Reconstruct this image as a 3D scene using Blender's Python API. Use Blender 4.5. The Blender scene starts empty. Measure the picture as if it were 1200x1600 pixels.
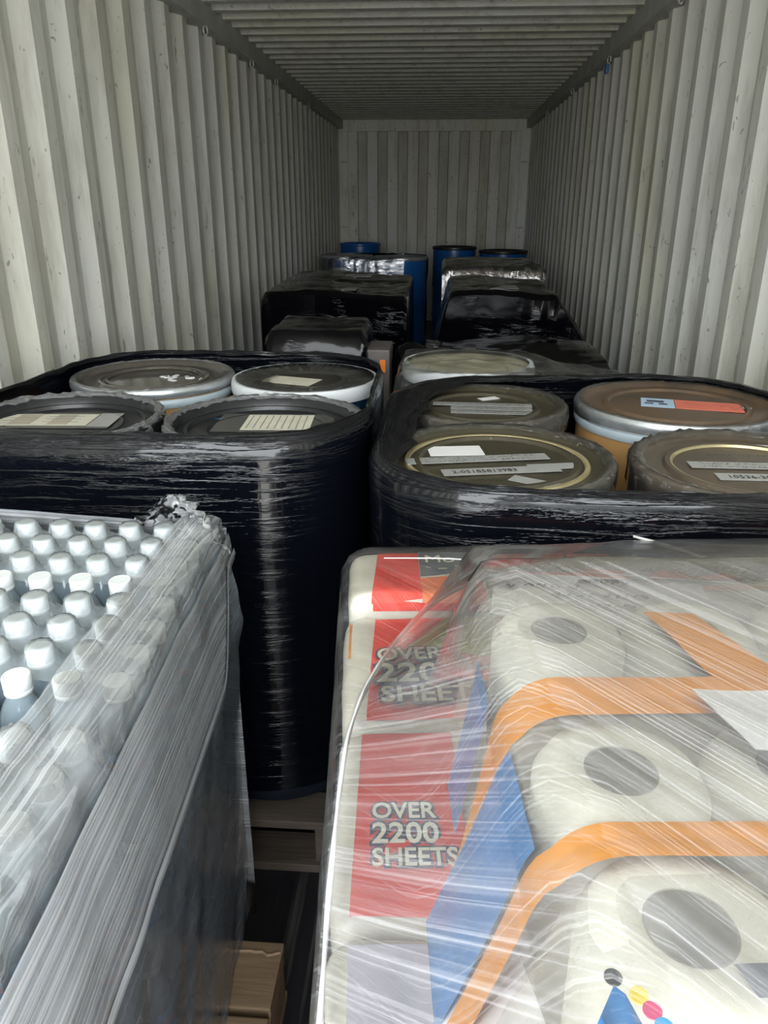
import bpy, bmesh, math, random
from mathutils import Vector, Matrix, noise as mnoise
PI = math.pi
sc = bpy.context.scene
COL = sc.collection
random.seed(7)

# ------------------------------------------------------------------ camera, sky, exposure
cd = bpy.data.cameras.new('camera'); cam = bpy.data.objects.new('camera', cd); COL.objects.link(cam)
cd.sensor_fit = 'VERTICAL'; cd.sensor_height = 36.0; cd.lens = 27.0; cd.clip_start = 0.02; cd.clip_end = 100
R = Matrix(((0.99758452, -0.02793967, -0.06359641), (0.06942775, 0.37182416, 0.92570329), (0.00221716, 0.92788263, -0.37286581)))
M = Matrix(((R[0][0], R[0][1], -R[0][2]), (R[1][0], R[1][1], -R[1][2]), (R[2][0], R[2][1], -R[2][2])))
cam.matrix_world = Matrix.Translation((0, 0, 1.45)) @ M.to_4x4()
sc.camera = cam
sc.view_settings.view_transform = 'Standard'; sc.view_settings.look = 'None'
sc.view_settings.gamma = 1.0; sc.view_settings.use_curve_mapping = False
sc.view_settings.exposure = 1.02
cy = sc.cycles
cy.max_bounces = 14; cy.diffuse_bounces = 6; cy.glossy_bounces = 4; cy.transparent_max_bounces = 40
cy.transmission_bounces = 4; cy.caustics_reflective = False; cy.caustics_refractive = False
cy.sample_clamp_indirect = 6.0; cy.use_denoising = True

wd = bpy.data.worlds.new('sky'); sc.world = wd; wd.use_nodes = True
nt = wd.node_tree; nt.nodes.clear()
wo = nt.nodes.new('ShaderNodeOutputWorld'); bg = nt.nodes.new('ShaderNodeBackground')
tc = nt.nodes.new('ShaderNodeTexCoord'); sx = nt.nodes.new('ShaderNodeSeparateXYZ'); rp = nt.nodes.new('ShaderNodeValToRGB')
nt.links.new(tc.outputs['Generated'], sx.inputs[0]); nt.links.new(sx.outputs['Z'], rp.inputs[0])
mrp = nt.nodes.new('ShaderNodeMapRange'); mrp.inputs['From Min'].default_value = -1; mrp.inputs['From Max'].default_value = 1
nt.links.new(sx.outputs['Z'], mrp.inputs['Value']); nt.links.new(mrp.outputs[0], rp.inputs[0])
e = rp.color_ramp.elements; e[0].position = 0.47; e[0].color = (.52, .51, .48, 1); e[1].position = 0.53; e[1].color = (.95, .98, 1.0, 1)
x = rp.color_ramp.elements.new(1.0); x.color = (.86, .93, 1.0, 1)
bg.inputs['Strength'].default_value = 6.0
nt.links.new(rp.outputs[0], bg.inputs[0]); nt.links.new(bg.outputs[0], wo.inputs[0])
XL, XR, YD, YB, ZC = -1.292, 1.058, -0.75, 10.5, 2.395
# the open container door: a light portal that only guides sampling of the sky
pl = bpy.data.lights.new('door_portal', 'AREA'); pl.shape = 'RECTANGLE'; pl.size = XR-XL; pl.size_y = ZC
pl.cycles.is_portal = True
po = bpy.data.objects.new('door_portal', pl); COL.objects.link(po)
po.location = ((XL+XR)/2, YD, ZC/2); po.rotation_euler = (PI/2, 0, 0)   # faces +Y, into the container

# ------------------------------------------------------------------ materials
def newmat(name):
    m = bpy.data.materials.new(name); m.use_nodes = True
    t = m.node_tree; t.nodes.clear()
    return m, t
def N(t, kind, **kw):
    n = t.nodes.new(kind)
    for k, v in kw.items():
        if k in n.inputs: n.inputs[k].default_value = v
        else: setattr(n, k, v)
    return n
def coords(t, scale=(1, 1, 1), kind='Object', rot=(0, 0, 0)):
    c = N(t, 'ShaderNodeTexCoord'); m = N(t, 'ShaderNodeMapping'); m.inputs['Scale'].default_value = scale
    m.inputs['Rotation'].default_value = rot
    t.links.new(c.outputs[kind], m.inputs[0]); return m.outputs[0]
def noise(t, vec, scale, detail=3, rough=.55, dist=0.0):
    n = N(t, 'ShaderNodeTexNoise'); n.inputs['Scale'].default_value = scale; n.inputs['Detail'].default_value = detail
    n.inputs['Roughness'].default_value = rough; n.inputs['Distortion'].default_value = dist
    t.links.new(vec, n.inputs['Vector']); return n.outputs['Fac']
def ramp(t, fac, stops):
    r = N(t, 'ShaderNodeValToRGB'); el = r.color_ramp.elements
    for i, (p, c) in enumerate(stops):
        q = el[i] if i < 2 else el.new(p)
        q.position = p; q.color = (c if len(c) == 4 else (*c, 1)) if isinstance(c, tuple) else (c, c, c, 1)
    t.links.new(fac, r.inputs[0]); return r.outputs[0]
def mixc(t, fac, a, b, blend='MIX'):
    m = N(t, 'ShaderNodeMix', data_type='RGBA', blend_type=blend)
    for s, v in ((0, fac), (6, a), (7, b)):
        if isinstance(v, (int, float)): m.inputs[s].default_value = v
        elif isinstance(v, tuple): m.inputs[s].default_value = (*v, 1)
        else: t.links.new(v, m.inputs[s])
    return m.outputs[2]
def bump(t, h, strength=.3, dist=.01):
    b = N(t, 'ShaderNodeBump'); b.inputs['Strength'].default_value = strength; b.inputs['Distance'].default_value = dist
    t.links.new(h, b.inputs['Height']); return b.outputs[0]
def math_(t, op, a, b=None):
    m = N(t, 'ShaderNodeMath', operation=op)
    for i, v in enumerate((a, b)):
        if v is None: continue
        if isinstance(v, (int, float)): m.inputs[i].default_value = v
        else: t.links.new(v, m.inputs[i])
    return m.outputs[0]
def principled(t, col=None, rough=.5, metal=0.0, spec=.5, nrm=None, coat=0.0):
    p = N(t, 'ShaderNodeBsdfPrincipled')
    for k, v in (('Base Color', col), ('Roughness', rough), ('Metallic', metal)):
        if v is None: continue
        if isinstance(v, (int, float)): p.inputs[k].default_value = v
        elif isinstance(v, tuple): p.inputs[k].default_value = (*v, 1)
        else: t.links.new(v, p.inputs[k])
    p.inputs['Specular IOR Level'].default_value = spec; p.inputs['Coat Weight'].default_value = coat
    if nrm is not None: t.links.new(nrm, p.inputs['Normal'])
    return p.outputs[0]
def out(t, sh):
    o = N(t, 'ShaderNodeOutputMaterial'); t.links.new(sh, o.inputs[0])
def plain(name, col, rough=.5, metal=0.0, var=.12, scale=9.0, spec=.5, bmp=0.0, coat=0.0, stretch=(1, 1, 1)):
    m, t = newmat(name); v = coords(t, stretch)
    n = noise(t, v, scale, 4)
    c = ramp(t, n, [(.3, tuple(max(0, k*(1-var)) for k in col)), (.7, tuple(min(1, k*(1+var)) for k in col))])
    nrm = bump(t, noise(t, v, scale*3, 3), bmp, .004) if bmp else None
    out(t, principled(t, c, rough, metal, spec, nrm, coat)); return m

def wall_paint(name, recess=None, base=(.73, .74, .705)):
    m, t = newmat(name)
    v = coords(t)
    big = noise(t, coords(t, (1, 1.0, .35)), 1.6, 3)
    c = ramp(t, big, [(.35, base), (.52, (base[0]*.98, base[1]*.97, base[2]*.93)), (.68, (base[0]*.95, base[1]*.925, base[2]*.80))])
    dirt = ramp(t, noise(t, coords(t, (3.5, 3.5, .55)), 2.6, 6, .68), [(.48, 0.0), (.70, 1.0)])
    c = mixc(t, math_(t, 'MULTIPLY', dirt, .60), c, (.36, .345, .29))
    rust = ramp(t, noise(t, coords(t, (9, 9, 2.2)), 1.9, 6, .7), [(.635, 0.0), (.70, 1.0)])
    c = mixc(t, math_(t, 'MULTIPLY', rust, .65), c, (.20, .15, .09))
    scr = ramp(t, noise(t, coords(t, (5, 9, 3.0), rot=(.5, .2, 0)), 4.0, 2, .5, 2.0), [(.695, 0.0), (.71, 1.0)])
    c = mixc(t, math_(t, 'MULTIPLY', scr, .6), c, (.12, .11, .10))
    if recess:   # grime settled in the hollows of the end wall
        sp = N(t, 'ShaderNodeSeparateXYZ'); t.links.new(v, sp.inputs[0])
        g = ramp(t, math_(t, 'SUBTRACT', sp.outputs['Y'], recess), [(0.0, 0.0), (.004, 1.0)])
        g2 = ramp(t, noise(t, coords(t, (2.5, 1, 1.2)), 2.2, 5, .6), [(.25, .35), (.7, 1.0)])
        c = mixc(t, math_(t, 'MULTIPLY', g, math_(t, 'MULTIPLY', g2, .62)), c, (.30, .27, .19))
    out(t, principled(t, c, .5, 0, .35, bump(t, noise(t, v, 14, 4), .12, .006)))
    return m
M_wall = wall_paint('wall_paint')
M_ceil = wall_paint('ceiling_paint', base=(.70, .71, .68))
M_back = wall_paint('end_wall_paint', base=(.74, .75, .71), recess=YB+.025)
M_trim = plain('rail_paint', (.46, .47, .44), .5, var=.15, scale=6)
M_ring = plain('painted_steel', (.55, .55, .52), .4, .3)
M_bluetape = plain('blue_tape', (.03, .12, .32), .5)

def floor_mat():
    m, t = newmat('dark_plywood')
    c = ramp(t, noise(t, coords(t, (6, .8, 1)), 3, 5, .6), [(.35, (.007, .007, .011)), (.7, (.018, .016, .019))])
    s = ramp(t, noise(t, coords(t, (26, .55, 1), rot=(0, 0, .13)), 1.6, 5, .6), [(.57, 0.0), (.66, 1.0)])
    c = mixc(t, math_(t, 'MULTIPLY', s, .6), c, (.10, .095, .09))
    out(t, principled(t, c, .45, 0, .4, bump(t, noise(t, coords(t, (8, 2, 1)), 5, 4), .2, .004))); return m
M_floor = floor_mat()
def wood_mat(name, a, b, along='x'):
    m, t = newmat(name)
    sc_ = (.9, 14, 14) if along == 'x' else (14, .9, 14)
    c = ramp(t, noise(t, coords(t, sc_), 4, 5, .65, .6), [(.3, a), (.7, b)])
    out(t, principled(t, c, .75, 0, .2, bump(t, noise(t, coords(t, sc_), 9, 3), .25, .003))); return m
M_wood = wood_mat('raw_pine', (.19, .125, .075), (.31, .22, .135))
M_woodg = wood_mat('weathered_pine', (.065, .052, .042), (.125, .10, .08))

def black_film(name, ustr=3.0, vstr=46.0, strength=.65, base=(.0022, .0028, .005), rough=.08, bd=.006, patchy=0, spec=.38):
    m, t = newmat(name)
    uv = coords(t, (ustr, vstr, 1), 'UV')
    h = noise(t, uv, 1.0, 5, .62, .4)
    h2 = noise(t, coords(t, (ustr*2.2, vstr*.3, 1), 'UV'), 1.0, 3, .5)
    h3 = noise(t, coords(t, (ustr*7, vstr*1.1, 1), 'UV'), 1.0, 2, .5)
    uvs = N(t, 'ShaderNodeSeparateXYZ'); t.links.new(coords(t, (1, 1, 1), 'UV'), uvs.inputs[0])
    zm = ramp(t, uvs.outputs['Y'], [(.80, .38), (.93, 1.0)])   # the film is slackest near its top edge
    if patchy: zm = ramp(t, noise(t, coords(t, (1, 1, 1)), patchy, 2, .5), [(.50, .02), (.64, 1.0)])
    hs = ramp(t, h, [(.47, 0.0), (.58, 1.0)])
    hh = math_(t, 'ADD', math_(t, 'MULTIPLY', hs, .30), math_(t, 'ADD', math_(t, 'MULTIPLY', h2, .35), math_(t, 'MULTIPLY', h3, .08)))
    out(t, principled(t, base, rough, 0, spec, bump(t, math_(t, 'MULTIPLY', hh, zm), strength, bd))); return m
M_black = black_film('black_stretch_film')
M_blackc = black_film('crumpled_black_film', 5, 24, .55, (.0022, .0022, .0035), .10, .007, 3.2, .20)

def clear_film(name, base_alpha=.12, streak=.5, su=60.0, sv=2.5, col=(.86, .88, .9), rough=.22, lo=.45, hi=.75, bstr=.35, second=None, coarse=.25, spec=.5, ior=1.35, dist=.3):
    """stretch film: mostly see-through, milky where it is drawn into streaks"""
    m, t = newmat(name)
    s1 = ramp(t, noise(t, coords(t, (su, sv, 1), 'UV'), 1.0, 4, .6, dist), [(lo, 0.0), (hi, 1.0)])
    a = math_(t, 'MULTIPLY', s1, streak)
    h = noise(t, coords(t, (su*.7, sv*1.4, 1), 'UV'), 1.0, 4, .6, .4)
    if second:
        s2 = ramp(t, noise(t, coords(t, (su*1.3, sv*.8, 1), 'UV', (0, 0, second)), 1.0, 3, .6), [(lo+.05, 0.0), (hi, 1.0)])
        a = math_(t, 'MAXIMUM', a, math_(t, 'MULTIPLY', s2, streak*.8))
    if coarse:
        s3 = ramp(t, noise(t, coords(t, (su*.12, sv*1.2, 1), 'UV'), 1.0, 3, .55), [(.42, 0.0), (.68, 1.0)])
        a = math_(t, 'ADD', a, math_(t, 'MULTIPLY', s3, coarse))
    a = math_(t, 'ADD', a, base_alpha)
    a = math_(t, 'MINIMUM', a, .92)
    tr = N(t, 'ShaderNodeBsdfTransparent')
    p = principled(t, col, rough, 0, spec, bump(t, h, bstr, .004))
    gl = N(t, 'ShaderNodeBsdfGlossy'); gl.inputs['Roughness'].default_value = .12; gl.inputs['Color'].default_value = (1, 1, 1, 1)
    t.links.new(bump(t, h, bstr, .004), gl.inputs['Normal'])
    lw = N(t, 'ShaderNodeFresnel'); lw.inputs['IOR'].default_value = ior
    m1 = N(t, 'ShaderNodeMixShader'); t.links.new(a, m1.inputs[0]); t.links.new(tr.outputs[0], m1.inputs[1]); t.links.new(p, m1.inputs[2])
    m2 = N(t, 'ShaderNodeMixShader'); t.links.new(lw.outputs[0], m2.inputs[0]); t.links.new(m1.outputs[0], m2.inputs[1]); t.links.new(gl.outputs[0], m2.inputs[2])
    out(t, m2.outputs[0]); return m
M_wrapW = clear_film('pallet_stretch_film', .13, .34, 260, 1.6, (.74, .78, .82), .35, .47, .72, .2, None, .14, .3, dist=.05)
M_wrapW2 = clear_film('pallet_stretch_film_overlap', .17, .34, 300, 1.4, (.82, .86, .90), .35, .45, .72, .2, None, .14, .3, dist=.05)
M_fold = clear_film('folded_stretch_film', .30, .35, 300, 1.6, (.8, .84, .88), .35, .45, .72, .2, None, .1, .3, dist=.05)
M_wrapL = clear_film('pallet_stretch_film_shaded', .36, .24, 260, 1.6, (.36, .41, .46), .35, .47, .72, .2, None, .14, .3, dist=.05)  # same film in a darker colour, shade of the undercut side painted in
M_wrapP = clear_film('paper_stretch_film', .02, .24, 600, 1.6, (.88, .88, .91), .3, .53, .74, .2, .9, .03, .4, ior=1.22, dist=0.0)
M_wrapP2 = clear_film('paper_stretch_film_overlap', .04, .30, 560, 1.3, (.74, .735, .78), .3, .50, .74, .2, None, .10, .4, ior=1.22, dist=0.0)
M_strand = clear_film('twisted_film', .62, .3, 200, 10, (.9, .91, .93), .25, .4, .7, .4, None, 0)
M_shrink = clear_film('shrink_film', .27, .12, 40, 6, (.60, .68, .73), .45, .5, .8, .08, None, .06, .2)
M_crumple = clear_film('crumpled_clear_film', .05, .25, 30, 26, (.55, .54, .52), .16, .52, .75, .7, None, 0)
M_tuft = clear_film('bunched_clear_film', .22, .4, 30, 26, (.80, .82, .84), .16, .48, .75, .7, None, 0)
M_collar = clear_film('grey_drum_film', .25, .35, 30, 60, (.40, .41, .43), .16, .42, .7, .7, None, 0)
M_drumfilm = clear_film('drum_stretch_film', .02, .22, 40, 7, (.7, .72, .75), .10, .52, .74, .9, None, .02)
M_loose = clear_film('loose_clear_film', .04, .22, 40, 7, (.8, .82, .84), .10, .52, .74, .8, None, .03, .5, 1.16)
M_glare = clear_film('layered_stretch_film', .02, .25, 30, 34, (.75, .77, .8), .10, .50, .74, 1.0, None, .02, .5, 2.8)

def bottle_mat():
    m, t = newmat('bottle_plastic')
    tr = N(t, 'ShaderNodeBsdfTransparent'); tr.inputs[0].default_value = (.80, .88, .93, 1)
    p = principled(t, (.50, .62, .70), .10, 0, .6)
    mx = N(t, 'ShaderNodeMixShader'); mx.inputs[0].default_value = .42
    t.links.new(tr.outputs[0], mx.inputs[1]); t.links.new(p, mx.inputs[2])
    gl = N(t, 'ShaderNodeBsdfGlossy'); gl.inputs['Roughness'].default_value = .05
    fr = N(t, 'ShaderNodeFresnel'); fr.inputs['IOR'].default_value = 1.4
    m2 = N(t, 'ShaderNodeMixShader'); t.links.new(fr.outputs[0], m2.inputs[0]); t.links.new(mx.outputs[0], m2.inputs[1]); t.links.new(gl.outputs[0], m2.inputs[2])
    out(t, m2.outputs[0]); return m
M_bottle = bottle_mat()
M_cap = plain('white_cap_plastic', (.60, .63, .64), .38, var=.03)
def blabel_mat():
    m, t = newmat('bottle_label_print')
    v = coords(t)
    n = noise(t, coords(t, (38, 38, 26)), 1.0, 2, .5, .6)
    c = ramp(t, n, [(.36, (.03, .13, .36)), (.50, (.05, .20, .48)), (.60, (.30, .42, .55)), (.68, (.05, .17, .44))])
    sep = N(t, 'ShaderNodeSeparateXYZ'); t.links.new(v, sep.inputs[0])
    wv = math_(t, 'ADD', sep.outputs['Z'], math_(t, 'MULTIPLY', noise(t, coords(t, (30, 30, 0)), 1.0, 1), .03))
    red = ramp(t, wv, [(.1185, 0.0), (.12, 1.0), (.1265, 1.0), (.128, 0.0)])
    c = mixc(t, math_(t, 'MULTIPLY', red, .6), c, (.65, .12, .12))
    out(t, principled(t, c, .35)); return m
M_blabel = blabel_mat()

M_kraft = plain('kraft_fibreboard', (.42, .235, .085), .6, var=.14, scale=7, stretch=(1, 1, .5))
M_galv = plain('galvanised_band', (.50, .53, .56), .3, .75, var=.15, scale=14)
M_bluegrey = plain('pale_blue_band', (.42, .50, .55), .4, .1, var=.1)
M_whitering = plain('white_ring_paint', (.66, .69, .72), .35, var=.06)
def lid_mat(name, a, b, rough=.4, metal=.1, coat=.12):
    m, t = newmat(name)
    n = noise(t, coords(t, (2.2, 2.2, 2.2)), 3.2, 6, .65, .4)
    c = ramp(t, n, [(.32, a), (.68, b)])
    sp = ramp(t, noise(t, coords(t), 95, 2), [(.70, 0.0), (.76, 1.0)])
    c = mixc(t, math_(t, 'MULTIPLY', sp, .5), c, (.35, .33, .28))
    out(t, principled(t, c, rough, metal, .5, bump(t, noise(t, coords(t), 18, 4), .12, .004), coat)); return m
M_lidolive = lid_mat('olive_drum_lid', (.042, .037, .023), (.066, .057, .036))
M_lidbrown = lid_mat('brown_drum_lid', (.065, .052, .038), (.105, .078, .054))
M_lidrust = lid_mat('rusty_brown_lid', (.075, .06, .045), (.15, .088, .048), .45)
M_lidgrey = lid_mat('greybrown_lid', (.06, .055, .046), (.105, .095, .078), .28, .1, .6)
M_gold = plain('worn_gold_lacquer', (.50, .42, .24), .35, .5, var=.2, scale=20)
M_blackpl = plain('black_plastic', (.012, .013, .016), .33, var=.2, scale=20, bmp=.1)
M_darklid = lid_mat('dark_dusty_lid', (.03, .028, .026), (.065, .06, .052), .35)
M_dknavy = plain('near_black_blue_drum', (.006, .010, .017), .35, var=.15)
M_navy = plain('dark_blue_drum', (.008, .032, .065), .3, var=.15, coat=.3)
M_blue = plain('blue_plastic_drum', (.010, .10, .34), .3, var=.1, coat=.3)
M_dkring = plain('dark_steel_ring', (.05, .052, .055), .35, .6)
M_paper = plain('white_paper', (.72, .72, .74), .7, var=.03)
M_papery = plain('aged_paper', (.62, .60, .50), .7, var=.08, scale=22)
M_paperb = plain('brown_paper_blocks', (.42, .38, .30), .7, var=.1)
M_tape = plain('grey_packing_tape', (.34, .345, .34), .3, var=.08, scale=40, coat=.3)
M_tapedk = plain('dark_grey_tape', (.085, .085, .082), .35, var=.1, scale=40)
M_ink = plain('ink', (.03, .03, .035), .6, var=.05)
M_inkgrey = plain('faint_print', (.25, .25, .27), .6, var=.05)
M_inkblue = plain('blue_marker', (.06, .22, .50), .5, var=.05)
M_salmon = plain('salmon_label', (.72, .18, .12), .6, var=.06)
M_palelab = plain('pale_blue_label', (.42, .58, .74), .6, var=.05)
M_carton = plain('brown_carton', (.17, .11, .08), .7, var=.15, scale=5)
M_orangetag = plain('orange_tag', (.85, .22, .02), .5, var=.05)
M_towel = plain('soft_white_paper', (.61, .60, .53), .85, var=.03, scale=30, bmp=.2)
M_core = plain('card_core', (.075, .07, .065), .8, var=.1)
M_bagcream = plain('cream_film_bag', (.58, .555, .485), .28, var=.07, scale=16, bmp=.35)
M_red = plain('red_bag_print', (.74, .055, .035), .28, var=.06, scale=14, bmp=.3)
M_orange = plain('orange_bag_print', (.66, .255, .015), .26, var=.08, scale=12, bmp=.3)
M_orangered = plain('orange_red_print', (.72, .17, .06), .3, var=.1, scale=16, bmp=.3)
M_bluep = plain('blue_bag_print', (.05, .18, .42), .2, var=.2, scale=14, bmp=.4)
M_steel = plain('slate_bag_print', (.13, .14, .17), .3, var=.15, scale=16, bmp=.2)
M_lilac = plain('pale_lilac_haze', (.52, .50, .58), .35, var=.15, scale=30)  # colour for the painted haze of the film
M_green = plain('olive_green_print', (.37, .38, .09), .35, var=.15, scale=24, bmp=.3)
M_navyp = plain('navy_print', (.05, .06, .13), .35, var=.1)
M_cream = plain('cream_print', (.82, .80, .66), .4, var=.05)
M_yel = plain('yellow_print', (.90, .68, .05), .4, var=.03)
M_mag = plain('magenta_print', (.70, .05, .20), .4, var=.03)
M_cyan = plain('cyan_print', (.03, .38, .75), .4, var=.03)
def window_mat():
    m, t = newmat('milky_window_film')
    tr = N(t, 'ShaderNodeBsdfTransparent')
    p = principled(t, (.61, .60, .53), .2, 0, .5, bump(t, noise(t, coords(t), 26, 4), .35, .006))
    a = ramp(t, noise(t, coords(t), 20, 4), [(.35, .20), (.7, .40)])
    mx = N(t, 'ShaderNodeMixShader'); t.links.new(a, mx.inputs[0]); t.links.new(tr.outputs[0], mx.inputs[1]); t.links.new(p, mx.inputs[2])
    out(t, mx.outputs[0]); return m
M_window = window_mat()

# ------------------------------------------------------------------ mesh helpers
class MB:
    def __init__(s): s.v = []; s.f = []; s.uv = []; s.hasuv = False
    def add(s, vs, fs, uvs=None):
        o = len(s.v); s.v += [tuple(p) for p in vs]; s.f += [tuple(i+o for i in f) for f in fs]
        if uvs: s.hasuv = True; s.uv += uvs
        else: s.uv += [(0, 0)]*len(vs)
    def box(s, x0, x1, y0, y1, z0, z1, bev=0.0, mat=None):
        b = bmesh.new(); bmesh.ops.create_cube(b, size=1)
        for v in b.verts: v.co = Vector(((x0+x1)/2+v.co.x*(x1-x0), (y0+y1)/2+v.co.y*(y1-y0), (z0+z1)/2+v.co.z*(z1-z0)))
        if bev: bmesh.ops.bevel(b, geom=b.edges[:], offset=bev, segments=2, affect='EDGES', profile=.6)
        b.verts.index_update()
        s.add([(mat @ v.co if mat else v.co) for v in b.verts], [[v.index for v in f.verts] for f in b.faces]); b.free()
    def grid(s, fn, nu, nv, closed_u=False, uvf=None):
        vs = []; uv = []
        for j in range(nv):
            for i in range(nu):
                vs.append(fn(i, j)); uv.append(uvf(i, j) if uvf else (0, 0))
        fs = []
        for j in range(nv-1):
            for i in range(nu if closed_u else nu-1):
                k = (i+1) % nu
                fs.append((j*nu+i, j*nu+k, (j+1)*nu+k, (j+1)*nu+i))
        s.add(vs, fs, uv if uvf else None)
    def lathe(s, prof, seg=48, c=(0, 0, 0), close_top=False, close_bot=False, rfun=None, uv=False):
        o = len(s.v)
        def fn(i, j):
            r, z = prof[j]; a = 2*PI*i/seg
            if rfun: r, z = rfun(r, z, a, j)
            return (c[0]+r*math.cos(a), c[1]+r*math.sin(a), c[2]+z)
        s.grid(fn, seg, len(prof), True, (lambda i, j: (i/seg*3.0, j*.05)) if uv else None)
        if close_bot: s.f.append(tuple(o+i for i in reversed(range(seg))))
        if close_top: s.f.append(tuple(o+(len(prof)-1)*seg+i for i in range(seg)))
    def tube(s, pts, r, seg=8, cap=True):
        P = [Vector(p) for p in pts]; n = len(P); rr = r if isinstance(r, (list, tuple)) else [r]*n
        o = len(s.v); L = 0
        def ring(i):
            d = (P[min(i+1, n-1)]-P[max(i-1, 0)]).normalized()
            a = d.orthogonal() if abs(d.z) > .95 else d.cross(Vector((0, 0, 1))).normalized(); a.normalize(); b = d.cross(a)
            return [P[i]+a*math.cos(2*PI*k/seg)*rr[i]+b*math.sin(2*PI*k/seg)*rr[i] for k in range(seg)]
        rings = [ring(i) for i in range(n)]
        s.grid(lambda i, j: rings[j][i], seg, n, True, lambda i, j: (i/seg*.05, j*.02))
        if cap:
            s.f.append(tuple(o+k for k in reversed(range(seg)))); s.f.append(tuple(o+(n-1)*seg+k for k in range(seg)))
    def prism(s, poly, z0, z1, zf=None):
        n = len(poly); vs = [(p[0], p[1], (zf(*p) if zf else 0)+z0) for p in poly]+[(p[0], p[1], (zf(*p) if zf else 0)+z1) for p in poly]
        fs = [tuple(reversed(range(n))), tuple(range(n, 2*n))]+[(i, (i+1) % n, n+(i+1) % n, n+i) for i in range(n)]
        s.add(vs, fs)
    def build(s, name, mat, parent=None, smooth=True, sharp=40, loc=None):
        me = bpy.data.meshes.new(name); me.from_pydata([tuple(v) for v in s.v], [], s.f)
        if s.hasuv:
            ul = me.uv_layers.new(name='UVMap'); d = ul.data
            for l in me.loops: d[l.index].uv = s.uv[l.vertex_index]
        b = bmesh.new(); b.from_mesh(me); bmesh.ops.recalc_face_normals(b, faces=b.faces[:]); b.to_mesh(me); b.free()
        if smooth:
            for p in me.polygons: p.use_smooth = True
            try: me.set_sharp_from_angle(angle=math.radians(sharp))
            except Exception: pass
        me.materials.append(mat)
        o = bpy.data.objects.new(name, me); COL.objects.link(o)
        if parent: o.parent = parent
        if loc: o.location = loc
        return o
def tag(o, label, cat, group=None, kind=None):
    o['label'] = label; o['category'] = cat
    if group: o['group'] = group
    if kind: o['kind'] = kind
    return o
def empty(name, loc=(0, 0, 0), rz=0.0):
    o = bpy.data.objects.new(name, None); COL.objects.link(o); o.location = loc; o.rotation_euler = (0, 0, rz); o.empty_display_size = .05
    return o
def struct(o): o['kind'] = 'structure'; return o
CH = {}
def copy_tree(o, parent=None):
    c = o.copy(); COL.objects.link(c)
    if parent: c.parent = parent
    for ch in [q for q in bpy.data.objects if q.parent == o]: copy_tree(ch, c)
    return c
def nz(x, y, z, f=1.0): return mnoise.noise(Vector((x*f, y*f, z*f)))

# ------------------------------------------------------------------ the container
def profile(a0, a1, seq, start=0.0):
    """corrugation: list of (position, depth), seq = [(run, depth change)]"""
    pts = [(a0, 0.0)]; a = a0; d = 0.0; k = 0
    while a < a1:
        run, dd = seq[k % len(seq)]; a += run; d += dd; pts.append((min(a, a1), d)); k += 1
    return pts
side_seq = [(.072, 0), (.062, -.040), (.070, 0), (.062, .040)]
def side_wall(name, xin, sgn, mat):
    prof = profile(YD, YB, side_seq)
    m = MB(); zs = [0.0, .8, 1.6, 2.42]
    m.grid(lambda i, j: (xin+sgn*(-prof[i][1]), prof[i][0], zs[j]), len(prof), len(zs))
    o = struct(m.build(name, mat, smooth=False)); return o
side_wall('wall_left', XL, -1, M_wall); side_wall('wall_right', XR, 1, M_wall)
# roof panel: ribs across, small steps that catch the light of the door
m = MB(); prof = profile(YD, YB, [(.068, 0), (.036, .030), (.069, 0), (.036, -.030)])
m.grid(lambda i, j: (XL-.04+(XR-XL+.08)*j, prof[i][0], ZC+prof[i][1]), len(prof), 2)
struct(m.build('ceiling', M_ceil, smooth=False))
m = MB(); m.box(XL-.05, XR+.05, YD, YB+.05, -.03, 0.0); struct(m.build('floor', M_floor, smooth=False))
# end wall
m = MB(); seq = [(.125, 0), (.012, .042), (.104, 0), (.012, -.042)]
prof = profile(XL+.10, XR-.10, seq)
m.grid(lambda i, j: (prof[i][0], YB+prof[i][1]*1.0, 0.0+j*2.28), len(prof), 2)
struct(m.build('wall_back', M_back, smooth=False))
tl = MB(); tl.box(XL-.07, XL+.055, YD, YB+.08, 2.30, ZC+.035, .008); tl = struct(tl.build('trim_1', M_trim, smooth=False))
tr_ = MB(); tr_.box(XR-.055, XR+.07, YD, YB+.08, 2.30, ZC+.035, .008); tr_ = struct(tr_.build('trim_2', M_trim, smooth=False))
m = MB(); m.box(XL-.07, XR+.07, YB-.02, YB+.08, 2.27, 2.45, .008); struct(m.build('trim_3', M_back, smooth=False))
m = MB(); m.box(XL-.08, XL+.11, YB-.025, YB+.05, 0, 2.28, .008); t4 = struct(m.build('trim_4', M_back, smooth=False))
m = MB(); m.box(XR-.11, XR+.08, YB-.025, YB+.05, 0, 2.28, .008); t5 = struct(m.build('trim_5', M_back, smooth=False))
for par, x0, sg in ((t4, XL+.02, 1), (t5, XR-.10, 1)):
    for z in (1.16, 1.92):
        q = MB(); q.box(x0, x0+.08, YB-.034, YB-.02, z, z+.016, .003); q.build('lashing_bar', M_trim, par)
def lashing_ring(parent, x, y, z, sg):
    m = MB(); pts = []
    for k in range(15):
        a = PI*2*k/14; pts.append((x+sg*.014*math.cos(a)*.6, y+.009*math.cos(a), z-.02+.022*math.sin(a)))
    m.tube(pts, .0042, 8, False); return m.build('lashing_ring', M_ring, parent)
for y in (3.25, 4.55, 5.6, 6.4, 7.9): lashing_ring(tl, XL+.045, y, 2.30, 1)
for y in (4.0, 5.55, 7.0, 8.6): lashing_ring(tr_, XR-.045, y, 2.30, -1)
m = MB(); m.box(XR-.07, XR-.05, 5.50, 5.54, 2.20, 2.25, .006); m.build('tape_scrap', M_bluetape, tr_)

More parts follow.
